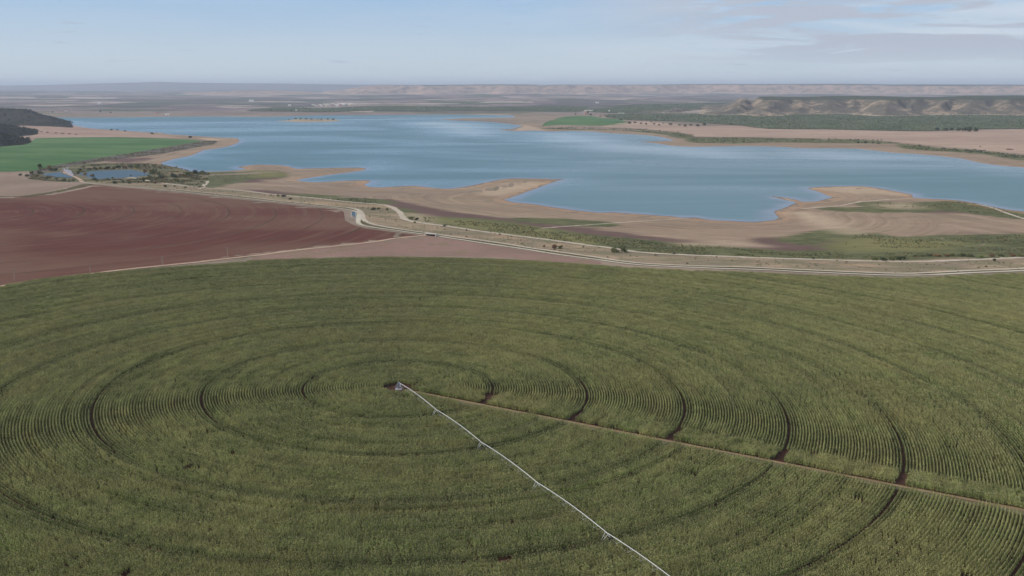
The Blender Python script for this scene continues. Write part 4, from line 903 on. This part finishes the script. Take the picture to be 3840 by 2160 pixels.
def bush(t, x, y, wpx, mat, label, group=None, flat_=1.0, name='shrub', zoff=0.1):
    p = at1(t, x, y); w = width_at(p, wpx); rg = random.Random(int(x * 7 + y * 13))
    o = bpy.data.objects.new(name, with_mat(BUSH[rg.randrange(6)], mat)); COL.objects.link(o)
    o.location = (p[0], p[1], p[2] + zoff); o.scale = (w, w, w * flat_ * rg.uniform(0.9, 1.15)); o.rotation_euler = (0, 0, rg.uniform(0, 6.28)); return tag(o, label, 'shrub', group)
def tree(t, x, y, hpx, mat, label, group=None, wide=1.0):
    p = at1(t, x, y); hh = width_at(p, hpx); rg = random.Random(int(x * 5 + y * 11)); i = rg.randrange(4)
    o = empty('tree', (p[0], p[1], p[2]), rg.uniform(0, 6.28)); o.scale = (hh * wide, hh * wide, hh)
    c = bpy.data.objects.new('crown', with_mat(CROWN[i], mat)); COL.objects.link(c); c.parent = o
    k = bpy.data.objects.new('trunk', TRUNK[i]); COL.objects.link(k); k.parent = o; return tag(o, label, 'tree', group)
# shrubs with a look of their own
bush('G', 1035, 930, 105, 'leaf_olive', 'left one of the pair of large round green bushes on the dry bank')
bush('G', 1120, 934, 112, 'leaf_olive', 'right one of the pair of large round green bushes on the dry bank')
bush('G', 430, 893, 95, 'leaf_brown', 'broad brownish bush on the bank left of the round green pair'); bush('G', 490, 895, 80, 'leaf_olive', 'olive bush pressed against the broad brown bush on the bank', flat_=0.9)
bush('G', 325, 878, 44, 'leaf_brown', 'small brown bush just left of the broad brown bush')
bush('F', 228, 372, 48, 'leaf_lime', 'light green bush beside a darker one on the bank above the red field'); bush('F', 285, 376, 72, 'leaf_dark', 'dark green bush right beside the light green one above the red field', flat_=0.75)
bush('F', 350, 402, 50, 'leaf_dark', 'dark bush between the gravel road and the pair of green bushes'); bush('F', 150, 365, 34, 'leaf_grey', 'upright grey green bush on the bank left of the light green bush')
bush('F', 1180, 505, 64, 'leaf_dark', 'dark green bush inside the bend of the outer track'); bush('F', 1232, 500, 60, 'leaf_olive', 'olive bush standing highest inside the bend of the outer track'); bush('F', 1318, 508, 48, 'leaf_olive', 'olive bush close to the stony bend of the outer track')
bush('F', 2116, 712, 32, 'leaf_dark', 'round dark bush on the outer track near the crossing'); bush('F', 1600, 636, 42, 'leaf_grey', 'grey green bush on the stony slope below the bend')
bush('F', 1895, 675, 56, 'leaf_grey', 'wide pale grey bush beside the outer track'); bush('F', 2450, 755, 34, 'leaf_olive', 'olive bush on the outer track right of the crossing')
bush('F', 1560, 600, 110, 'leaf_olive', 'large olive thicket on the slope right of the track bend', flat_=0.6); bush('F', 1620, 606, 60, 'leaf_dark', 'dark bush at the right end of the olive thicket')
bush('G', 1440, 962, 44, 'leaf_grey', 'pale grey green bush right of the large round pair'); bush('G', 1632, 950, 50, 'leaf_grey', 'pale bush at the edge of the shore scrub')
bush('H', 455, 1000, 40, 'leaf_dark', 'small dark bush on the shore scrub edge'); bush('H', 2280, 1024, 52, 'leaf_dark', 'round dark green bush standing alone on the bare bank at the right'); bush('H', 2145, 985, 56, 'leaf_lime', 'light green bush in the scrub edge at the right')
for i, (x, y, w) in enumerate(((1080, 1012, 90), (1160, 1013, 100), (1245, 1012, 100), (1320, 1008, 95), (1370, 1000, 70))):
    bush('H', x, y, w, ('leaf_olive', 'leaf_dark')[i % 2 if i < 4 else 1], 'bush in the long dark thicket beside the pale track at the right', 'bushes of the long dark thicket', 0.75)
for x, y, w in ((1480, 975, 70), (1560, 972, 60), (1700, 972, 90), (1790, 975, 80), (1850, 968, 80), (1950, 970, 90), (2040, 972, 80), (2250, 975, 90), (2340, 972, 80), (2450, 975, 90), (2540, 978, 90), (1620, 968, 70)):
    bush('H', x, y, w, random.choice(['leaf_olive', 'leaf_brown', 'leaf_olive']), 'autumn coloured shrub along the lower edge of the yellow green scrub', 'shrubs along the scrub edge', 0.7)
# the ponds
POND = [(210, 160, 52, 'leaf_dark'), (400, 92, 70, 'leaf_dark'), (405, 140, 70, 'leaf_dark'), (520, 118, 70, 'leaf_dark'), (560, 112, 60, 'leaf_dark'), (650, 215, 60, 'leaf_dark'), (700, 222, 70, 'leaf_grey'), (740, 212, 50, 'leaf_olive'),
  (780, 150, 80, 'leaf_olive'), (850, 158, 70, 'leaf_gold'), (960, 205, 60, 'leaf_dark'), (1080, 205, 52, 'leaf_dark'), (1135, 188, 34, 'leaf_olive'), (1320, 165, 34, 'leaf_grey'), (1545, 145, 110, 'leaf_olive'), (1600, 150, 60, 'leaf_dark'),
  (1150, 240, 70, 'leaf_dark'), (1305, 238, 60, 'leaf_dark'), (1450, 215, 80, 'leaf_olive'), (1560, 238, 60, 'leaf_brown'), (1660, 275, 56, 'leaf_dark'), (1865, 282, 40, 'leaf_dark'), (1760, 272, 30, 'leaf_olive'), (1240, 230, 60, 'leaf_grey'), (1370, 210, 60, 'leaf_grey'),
  (900, 105, 70, 'leaf_dark'), (960, 103, 80, 'leaf_olive'), (1020, 100, 70, 'leaf_dark'), (1080, 98, 80, 'leaf_dark'), (1140, 96, 70, 'leaf_olive'), (1200, 92, 80, 'leaf_dark'), (1260, 92, 70, 'leaf_brown'), (1310, 80, 70, 'leaf_olive'), (1390, 92, 80, 'leaf_olive'), (1390, 68, 70, 'leaf_dark'), (1450, 62, 50, 'leaf_dark'),
  (840, 80, 60, 'leaf_grey'), (800, 110, 60, 'leaf_olive'), (1500, 170, 50, 'leaf_grey'), (1900, 160, 90, 'leaf_dark'), (1960, 145, 90, 'leaf_dark'), (2040, 140, 80, 'leaf_dark'), (1500, 195, 90, 'leaf_olive'), (1620, 190, 90, 'leaf_olive'), (1750, 180, 90, 'leaf_dark'), (320, 140, 60, 'leaf_dark'), (270, 165, 50, 'leaf_dark'), (480, 190, 60, 'leaf_olive'), (560, 205, 60, 'leaf_grey')]
for i, (x, y, w, mt) in enumerate(POND): bush('E', x, y, w * 0.92, ('leaf_olive' if i % 2 and mt == 'leaf_dark' else mt), 'leafy shrub growing around the two small ponds', 'shrubs around the two ponds', 1.0)
tree('E', 495, 118, 70, 'leaf_brown', 'bare brown tree at the left end of the small pond'); tree('E', 930, 200, 62, 'leaf_gold', 'golden autumn tree on the near edge of the larger pond', wide=1.2); tree('E', 1460, 160, 70, 'leaf_brown', 'brown leaning tree at the right end of the larger pond', wide=0.9)
tree('E', 400, 100, 62, 'leaf_dark', 'dark tree beside the green field at the left of the ponds', wide=1.1)
# small shrubs of the dry bank
rgb = random.Random(4); bank_px = np.array(BANKPOLY); cnt = 0
zc = []
while cnt < 42:
    x = rgb.uniform(900, 3830); ys = np.interp(x, [p[0] for p in ROAD2], [p[1] for p in ROAD2]); yt = np.interp(x, [p[0] for p in T2], [p[1] for p in T2])
    if ys - yt < 14: continue
    y = rgb.uniform(yt + 4, ys - 3); p = at([(x, y)])[0]; w = rgb.uniform(1.8, 3.4)
    o = bpy.data.objects.new('shrub', with_mat(BUSH[rgb.randrange(6)], rgb.choice(['leaf_grey', 'leaf_olive', 'leaf_brown', 'leaf_grey']))); COL.objects.link(o)
    o.location = (p[0], p[1], p[2] + 0.12); o.scale = (w, w, w * 0.85); o.rotation_euler = (0, 0, rgb.uniform(0, 6.28)); tag(o, 'low tuft like shrub on the dry bank between the gravel roads', 'shrub', 'low shrubs of the dry bank'); cnt += 1
# scrub that nobody could count
def scatter(name, label, regions, n, wmin, wmax, mats, faces=10, seed=1, hgt=0.7, zfun=None):
    rg = np.random.default_rng(seed); V = []; F = []; mi = []
    for px, share in regions:
        poly = at(smooth(px, 2))[:, :2] if not isinstance(px, np.ndarray) else px; lo = poly.min(0); hi = poly.max(0); m = int(n * share); got = 0; tries = 0
        while got < m and tries < 40:
            tries += 1; q = rg.uniform(lo, hi, (m * 2, 2)); q = q[(sdist(q[:, 0], q[:, 1], poly) < 0) & (fnoise(q[:, 0] + 5000, q[:, 1] + 5000, 40, 60, 3) > 0.46)][:m - got]; zq = (zfun or zt)(q[:, 0], q[:, 1])
            for (x, y), z in zip(q, zq):
                w = rg.uniform(wmin, wmax) * (0.6 + 0.8 * rg.random() ** 2); mm = rg.integers(len(mats))
                for _ in range(faces):
                    d = rg.normal(0, 1, 3); d /= np.linalg.norm(d); c = np.array([x, y, z + w * hgt * 0.35]) + d * np.array([w * 0.42, w * 0.42, w * hgt * 0.36]); nn = d + rg.normal(0, 0.4, 3); a = np.cross(nn, (0.2, 0.4, 0.9)); a /= np.linalg.norm(a) + 1e-9; b = np.cross(nn, a); b /= np.linalg.norm(b) + 1e-9
                    s = w * rg.uniform(0.16, 0.3); k = len(V); V += [c - a * s - b * s * 0.7, c + a * s - b * s * 0.6, c + b * s]; F.append((k, k + 1, k + 2)); mi.append(mm)
            got += len(q)
    me = pymesh(name, V, F)
    for mt in mats: me.materials.append(MATS[mt])
    me.polygons.foreach_set('material_index', np.array(mi, np.int32)); return tag(link(name, me), label, kind='stuff')
scatter('scrub', 'dry tufts and low scrub scattered over the bank beside the canal road', [(BANKPOLY, 1.0)], 2600, 0.7, 1.8, ['leaf_grey', 'leaf_olive', 'leaf_brown'], 8, 2)
scatter('shore_scrub', 'green brown shore scrub between the outer track and the bare mud', [(GREEN[1], 0.42), (GREEN[2], 0.33), (GREEN[3], 0.12), (GREEN[5], 0.08), (GREEN[0], 0.05)], 9000, 0.9, 2.0, ['leaf_olive', 'leaf_olive', 'leaf_dark', 'leaf_brown', 'leaf_grey'], 7, 3, 0.8)
scatter('pond_thicket', 'dense green and brown undergrowth around the two small ponds', [(P('A', (280, 1050), (400, 985), (420, 1010), (620, 1040), (760, 1050), (640, 1080)), 0.12), (P('A', (780, 960), (900, 905), (1300, 895), (1600, 905), (1800, 935), (1950, 985), (1560, 1010), (1480, 975), (1300, 950), (1000, 958), (800, 985)), 0.40), (P('A', (900, 1062), (1300, 1055), (1560, 1035), (1950, 990), (2100, 990), (2080, 1070), (2030, 1140), (1650, 1095), (1100, 1090)), 0.48)], 2800, 1.8, 4.0, ['leaf_olive', 'leaf_dark', 'leaf_grey', 'leaf_brown', 'leaf_grey', 'leaf_gold'], 9, 14, 0.75)
scatter('shore_thicket', 'low grey green scrub in strips along the far right shore', [(FG[0], 0.3), (FG[1], 0.35), (FG[2], 0.35)], 2200, 3.0, 6.5, ['leaf_olive', 'leaf_dark', 'leaf_grey'], 7, 15, 0.6)
scatter('bank_scrub', 'grey scrub along the embankment between the green field and the water', [(P('A', (250, 1040), (350, 968), (500, 930), (720, 886), (1000, 842), (1300, 796), (1600, 748), (1850, 705), (2050, 672), (2190, 668), (2150, 700), (1900, 745), (1600, 800), (1200, 850), (900, 890), (740, 915), (560, 950), (420, 990), (330, 1010)), 0.6),
        (P('A', (900, 1060), (1300, 1060), (1500, 1040), (1950, 985), (2100, 990), (2060, 1080), (1650, 1085)), 0.4)], 2400, 2.0, 4.5, ['leaf_grey', 'leaf_dark', 'leaf_brown', 'leaf_olive'], 8, 4, 0.6)
def hill_scrub(i, n, w0, w1):
    X, Y, Z, t = HILLS[i]; ok = np.argwhere((t > 0.03)); rg = np.random.default_rng(i); V = []; F = []; mi = []
    for a in rg.integers(0, len(ok), n):
        r, c = ok[a]; x, y, z = X[r, c] + rg.uniform(-6, 6), Y[r, c] + rg.uniform(-6, 6), Z[r, c]
        w = rg.uniform(w0, w1)
        for _ in range(7):
            d = rg.normal(0, 1, 3); d /= np.linalg.norm(d); p = np.array([x, y, z + w * 0.3]) + d * w * np.array([0.4, 0.4, 0.35]); a1 = np.cross(d + rg.normal(0, 0.4, 3), (0.2, 0.4, 0.9)); a1 /= np.linalg.norm(a1); b1 = np.cross(d, a1); s = w * rg.uniform(0.2, 0.35)
            k = len(V); V += [p - a1 * s - b1 * s * 0.7, p + a1 * s - b1 * s * 0.6, p + b1 * s]; F.append((k, k + 1, k + 2)); mi.append(rg.integers(2))
    return V, F, mi
V = []; F = []; mi = []
for i, n in ((0, 1900), (1, 1200), (2, 800)):
    v, f, m_ = hill_scrub(i, n, 4, 9); k = len(V); V += v; F += [tuple(q + k for q in t) for t in f]; mi += m_
me = pymesh('hill_scrub', V, F); me.materials.append(MATS['leaf_deep']); me.materials.append(MATS['leaf_dark']); me.polygons.foreach_set('material_index', np.array(mi, np.int32))
tag(link('hill_scrub', me), 'dark scrub covering the low hills at the left', kind='stuff')
ORCH = [np.array([(v.co.x, v.co.y) for v in o.data.vertices]) for o in COL.objects if o.name.startswith(('orchard', 'pine_wood'))]
V = []; F = []; mi = []; rgo = np.random.default_rng(9)
for q in ORCH:
    for x, y in q[rgo.integers(0, len(q), int(len(q) * 2.6))] + rgo.normal(0, 22, (int(len(q) * 2.6), 2)):
        z = float(zt(x, y)) + 2; w = rgo.uniform(3.5, 6.5)
        for _ in range(6):
            d = rgo.normal(0, 1, 3); d /= np.linalg.norm(d); p = np.array([x, y, z + w * 0.3]) + d * w * np.array([0.42, 0.42, 0.35]); a1 = np.cross(d + rgo.normal(0, 0.4, 3), (0.2, 0.4, 0.9)); a1 /= np.linalg.norm(a1); b1 = np.cross(d, a1); s_ = w * rgo.uniform(0.22, 0.36)
            k = len(V); V += [p - a1 * s_ - b1 * s_ * 0.7, p + a1 * s_ - b1 * s_ * 0.6, p + b1 * s_]; F.append((k, k + 1, k + 2)); mi.append(rgo.integers(2))
me = pymesh('orchard_trees', V, F); me.materials.append(MATS['leaf_dark']); me.materials.append(MATS['leaf_olive']); me.polygons.foreach_set('material_index', np.array(mi, np.int32))
tag(link('orchard_trees', me), 'countless small orchard trees and pines beyond the reservoir', kind='stuff'); print('orchard trees', len(F) // 6)
# far trees and shrubs
for x, y, hp in ((1012, 386, 26), (1115, 392, 20), (530, 386, 16)): tree('A', x, y, hp, 'leaf_dark', 'lone dark tree on the far shore at the left', 'lone trees on the far left shore', 1.3)
for x, y, hp in ((150, 375, 30), (355, 376, 26), (500, 352, 18), (930, 372, 20)): tree('B', x, y, hp, 'leaf_dark', 'dark tree standing out from the far woodland belt', 'trees standing out from the far woodland', 1.3)
tree('C', 790, 424, 38, 'leaf_dark', 'dark round tree in front of the pale roofed farm', wide=1.2); tree('C', 765, 405, 44, 'leaf_olive', 'light green tree beside the pink farm house'); tree('C', 1098, 474, 38, 'leaf_dark', 'dark tree at the right end of the far green meadow', wide=1.2)
tree('C', 640, 410, 22, 'leaf_dark', 'small dark tree left of the farm by the meadow', wide=1.6); tree('C', 885, 432, 22, 'leaf_brown', 'brown tree on the meadow edge right of the farm', wide=1.6); tree('C', 836, 380, 20, 'leaf_dark', 'dark tree at the right end of the pale roofed shed', wide=1.5)
for x, y, w in ((1180, 495, 60), (1240, 490, 40), (1300, 498, 36), (1400, 478, 28), (1430, 500, 40), (1525, 495, 28), (1600, 510, 60), (1680, 515, 50), (1740, 525, 60), (1800, 515, 50), (1870, 525, 56), (1930, 510, 60), (1350, 505, 40), (1480, 512, 40)):
    bush('C', x, y, w, random.choice(['leaf_olive', 'leaf_dark', 'leaf_grey']), 'shrub in the row between the far shore and the orchard', 'shrubs below the orchard', 0.9)
for x, y, w in ((908, 690, 36), (982, 692, 44), (1050, 692, 30), (1110, 697, 30)): bush('D', x, y, w, 'leaf_dark', 'dark shrub above the far waterline at the right', 'four shrubs above the far waterline', 1.0)
for i, (x, y, w) in enumerate(((1790, 566, 50), (1850, 566, 50), (1910, 572, 60), (1970, 574, 80), (2030, 576, 70), (2085, 574, 60), (1700, 560, 46))): bush('D', x, y, w, 'leaf_dark', 'dark tree like bush in the clump below the orchard at the right', 'clump below the orchard', 1.2)
bush('D', 2132, 730, 22, 'leaf_brown', 'single brown shrub on the dry plain at the far right'); bush('D', 2425, 756, 80, 'leaf_brown', 'low brown patch of bush on the dry plain near the right edge', flat_=0.35)
for x, y, w in ((1450, 738, 60), (1600, 745, 50), (1760, 752, 60), (1880, 760, 60), (2010, 768, 60), (2120, 780, 50), (2220, 795, 60), (2350, 805, 60), (2470, 822, 60), (1520, 722, 50)): bush('D', x, y, w, 'leaf_grey', 'grey green shrub in the strip along the far right shore', 'shrubs along the far right shore', 0.7)
for x, y, w in ((400, 452, 36), (450, 455, 40), (500, 456, 40), (560, 456, 36), (617, 452, 24), (660, 457, 36), (720, 457, 40), (780, 459, 44), (330, 461, 26)): bush('B', x, y, w, random.choice(['leaf_dark', 'leaf_olive']), 'shrub on the small island in the reservoir', 'shrubs on the island', 0.7, zoff=2.5)
for x, y, w in ((1120, 560, 36), (1530, 600, 46), (1910, 640, 60), (1180, 556, 30), (1260, 572, 30)): bush('A', x, y, w, 'leaf_dark', 'dark shrub near the water on the brown spit', 'shrubs on the brown spit', 0.7)
hedge = [(420, 578), (480, 582), (560, 590), (630, 595), (700, 600), (760, 604)]
for x, y in hedge: bush('A', x, y, 40, 'leaf_dark', 'bush in the thin hedge line across the brown field below the hills', 'hedge across the brown field', 0.35)

# ------------------------------------------------------------------ buildings and poles
def house(t, x, y, wpx, hgt, wall, roof, label, group=None, depth=0.6, rot=0.0, name='house', windows=0):
    p = at1(t, x, y); w = width_at(p, wpx); o = empty(name, (p[0], p[1], p[2]), rot); tag(o, label, 'building', group)
    m = MB(); m.box((0, 0, hgt / 2 - 0.5), (w, w * depth, hgt + 1)); wl = m.build('wall', wall, o)
    m = MB(); m.roof((0, 0, hgt), (w, w * depth), hgt * 0.35, 0, w * 0.03); m.build('roof', roof, o)
    for i in range(windows):
        m = MB(); m.box((-w / 2 + w * (i + 0.7) / (windows + 0.4), -w * depth / 2 - 0.05, hgt * 0.5), (w * 0.08, 0.2, hgt * 0.3)); m.build('window', 'dark_open', o)
    m = MB(); m.box((w * 0.12, -w * depth / 2 - 0.06, hgt * 0.22), (w * 0.09, 0.2, hgt * 0.44)); m.build('door', 'dark_open', o)
    return o
house('C', 770, 372, 80, 9, 'cream_wall', 'pale_roof', 'long farm shed with a pale roof above the green meadow', depth=0.3)
house('C', 742, 404, 30, 10, 'pink_wall', 'tile_roof', 'small pink farm house in front of the long pale shed', depth=0.9, windows=2)
house('C', 1098, 397, 60, 6, 'cream_wall', 'pale_roof', 'low pale shed on the orchard edge right of the farm', depth=0.25)
p = at1('C', 978, 372); o = empty('storage_tank', p); tag(o, 'round white storage tank among the trees behind the farm', 'tank')
m = MB(); m.tube([(0, 0, 0), (0, 0, 9)], 5.5, 18); m.build('tank_wall', 'white_wall', o); m = MB(); m.tube([(0, 0, 9), (0, 0, 10.2), (0, 0, 11.5)], 5.7, 18, 0.4); m.build('dome', 'white_wall', o)
house('A', 1685, 412, 38, 9, 'white_wall', 'pale_roof', 'white house on the far shoreline at the left', depth=0.6, windows=2)
house('A', 1580, 396, 26, 8, 'pink_wall', 'tile_roof', 'small reddish house behind the white house on the far shore', depth=0.7)
house('A', 672, 372, 26, 9, 'white_wall', 'tile_roof', 'white farm with a red roof in the fields left of the far shore')
house('A', 1005, 296, 34, 14, 'white_wall', 'pale_roof', 'isolated white building far out on the hazy plain', depth=0.5)
house('A', 2530, 272, 40, 16, 'white_wall', 'pale_roof', 'pale building on the hazy plain left of the village', depth=0.5)
house('B', 405, 368, 16, 9, 'white_wall', 'pale_roof', 'tiny bright white hut in front of the woodland belt', depth=0.9)
house('B', 338, 318, 26, 12, 'white_wall', 'pale_roof', 'white barn standing left of the village', depth=0.5)
house('C', 858, 290, 32, 12, 'white_wall', 'pale_roof', 'white farm building among trees on the plain behind the farm', depth=0.6)
VIL = [(572, 316, 22), (596, 318, 24), (622, 320, 20), (660, 319, 18), (690, 314, 20), (722, 312, 20), (745, 312, 16), (772, 309, 28), (800, 314, 18), (838, 307, 26), (866, 302, 24), (884, 307, 20), (905, 304, 18), (940, 312, 16), (962, 306, 16), (640, 312, 18), (705, 320, 18), (820, 318, 18)]
for i, (x, y, w) in enumerate(VIL):
    house('B', x, y, w, random.uniform(9, 14), random.choice(['white_wall', 'white_wall', 'cream_wall', 'pink_wall']), random.choice(['pale_roof', 'pale_roof', 'pale_roof', 'tile_roof']), 'pale house of the distant village beyond the reservoir', 'houses of the distant village', 0.7, random.uniform(-0.5, 0.5))
# sluice works between the ponds
p = at1('A', 680, 972); o = empty('water_tower', p, 0.3); tag(o, 'narrow white tower standing beside the small ponds', 'tower')
m = MB(); m.box((0, 0, 4.2), (3.6, 3.6, 9.4)); m.build('shaft', 'white_wall', o); m = MB(); m.box((0, 0, 9.05), (4.1, 4.1, 0.35)); m.build('roof', 'concrete', o); m = MB(); m.box((0.3, -1.82, 1.2), (1.0, 0.1, 2.1)); m.build('door', 'dark_open', o)
p = at1('A', 642, 957); o = empty('pump_house', p, 0.2); tag(o, 'small white pump house left of the narrow tower', 'pump house')
m = MB(); m.box((0, 0, 1.4), (4.4, 3.4, 3.8)); m.build('wall', 'white_wall', o); m = MB(); m.box((0, 0, 3.42), (4.9, 3.9, 0.25)); m.build('roof', 'concrete', o); m = MB(); m.box((0, -1.72, 1.6), (1.2, 0.1, 1.6)); m.build('window', 'dark_open', o)
p = at1('A', 627, 985); o = empty('sluice_gate', p, 0.3); tag(o, 'cream sluice structure at the head of the pond road', 'sluice')
m = MB(); m.box((-1.6, 0, 1.9), (1.1, 2.4, 4.6)); m.box((1.6, 0, 1.9), (1.1, 2.4, 4.6)); m.build('pier', 'cream_wall', o); m = MB(); m.box((0, 0, 4.4), (4.8, 2.8, 0.4)); m.build('deck', 'concrete', o); m = MB(); m.box((0, 0, 1.8), (2.0, 0.4, 3.2)); m.build('gate', 'metal_grey', o)
q = at(P('A', (640, 972), (715, 985), (745, 1022), (700, 1012))); m = MB(); k = q.copy(); k[:, 2] = [15.8, 15.8, 14.6, 14.6]
m.add([tuple(a) for a in k] + [(a[0], a[1], a[2] - 3) for a in k], [(3, 2, 1, 0), (4, 5, 6, 7), (0, 1, 5, 4), (1, 2, 6, 5), (2, 3, 7, 6), (3, 0, 4, 7)])
o = m.build('concrete_apron', 'concrete_grey'); bpy.context.view_layer.update(); tag(o, 'sloping grey concrete apron below the narrow tower', 'apron')
for t, x, y, lb in (('A', 822, 1075, 'small cream marker block beside the pond road'),):
    p = at1(t, x, y); o = empty('marker_block', p, 0.2); tag(o, lb, 'block'); m = MB(); m.box((0, 0, 1.1), (1.8, 1.8, 2.6), 0, 0.9); m.build('body', 'cream_wall', o); m = MB(); m.box((0, 0, 2.5), (2.0, 2.0, 0.25)); m.build('cap', 'concrete', o)
# culvert under the crossing
p = at1('F', 1762, 763); o = empty('culvert', p, -0.35); tag(o, 'dark mouthed concrete culvert where the field road meets the canal road', 'culvert')
m = MB(); m.box((-6.2, 0, 0.9), (1.0, 4, 2.4)); m.box((6.2, 0, 0.9), (1.0, 4, 2.4)); m.build('side_wall', 'concrete', o); m = MB(); m.box((0, 0.2, 2.3), (13.6, 4.4, 0.5)); m.build('deck', 'concrete', o); m = MB(); m.box((0, 0.6, 0.8), (11.3, 2.4, 2.4)); m.build('opening', 'dark_open', o)
def pole(t, x, y0, y1, label):
    p = at1(t, x, y1); hh = width_at(p, y1 - y0); o = empty('utility_pole', p, 0.5); tag(o, label, 'utility pole', 'utility poles along the field road')
    m = MB(); m.tube([(0, 0, -0.5), (0, 0, hh)], 0.2, 8, 0.13); m.build('post', 'pole_wood', o); m = MB(); m.box((0, 0, hh - 0.6), (2.6, 0.16, 0.2)); m.build('crossarm', 'metal_grey', o)
    for s in (-1.15, 0, 1.15):
        m = MB(); m.tube([(s, 0, hh - 0.5), (s, 0, hh - 0.1)], 0.09, 6, 0.05); m.build('insulator', 'insulator', o)
pole('E', 148, 1112, 1218, 'utility pole at the far left edge of the corn below the red field'); pole('E', 912, 1062, 1140, 'second utility pole from the left along the corn edge'); pole('E', 1637, 976, 1066, 'third utility pole from the left beside the field road'); pole('E', 2293, 882, 988, 'utility pole on the field road near the middle of the red field')
pole('F', 1675, 620, 722, 'utility pole on the dry bank above the crossing'); pole('F', 1992, 632, 765, 'tall utility pole right of the crossing on the dry bank')

# ------------------------------------------------------------------ haze
bm = MB(); bm.box((0, 29000, 222), (126000, 68000, 456)); hz = bm.build('haze', None); hz['kind'] = 'stuff'
hm = bpy.data.materials.new('haze'); hm.use_nodes = True; hm.node_tree.nodes.clear(); h = N(hm.node_tree)
pv = h.new('ShaderNodeVolumePrincipled'); pv.inputs['Color'].default_value = (0.78, 0.87, 1.0, 1); pv.inputs['Density'].default_value = 3.5e-5; pv.inputs['Anisotropy'].default_value = 0.1
ho = h.new('ShaderNodeOutputMaterial'); h.l.new(pv.outputs[0], ho.inputs['Volume']); hz.data.materials.append(hm); tag(hz, 'thin blue haze over the whole landscape')
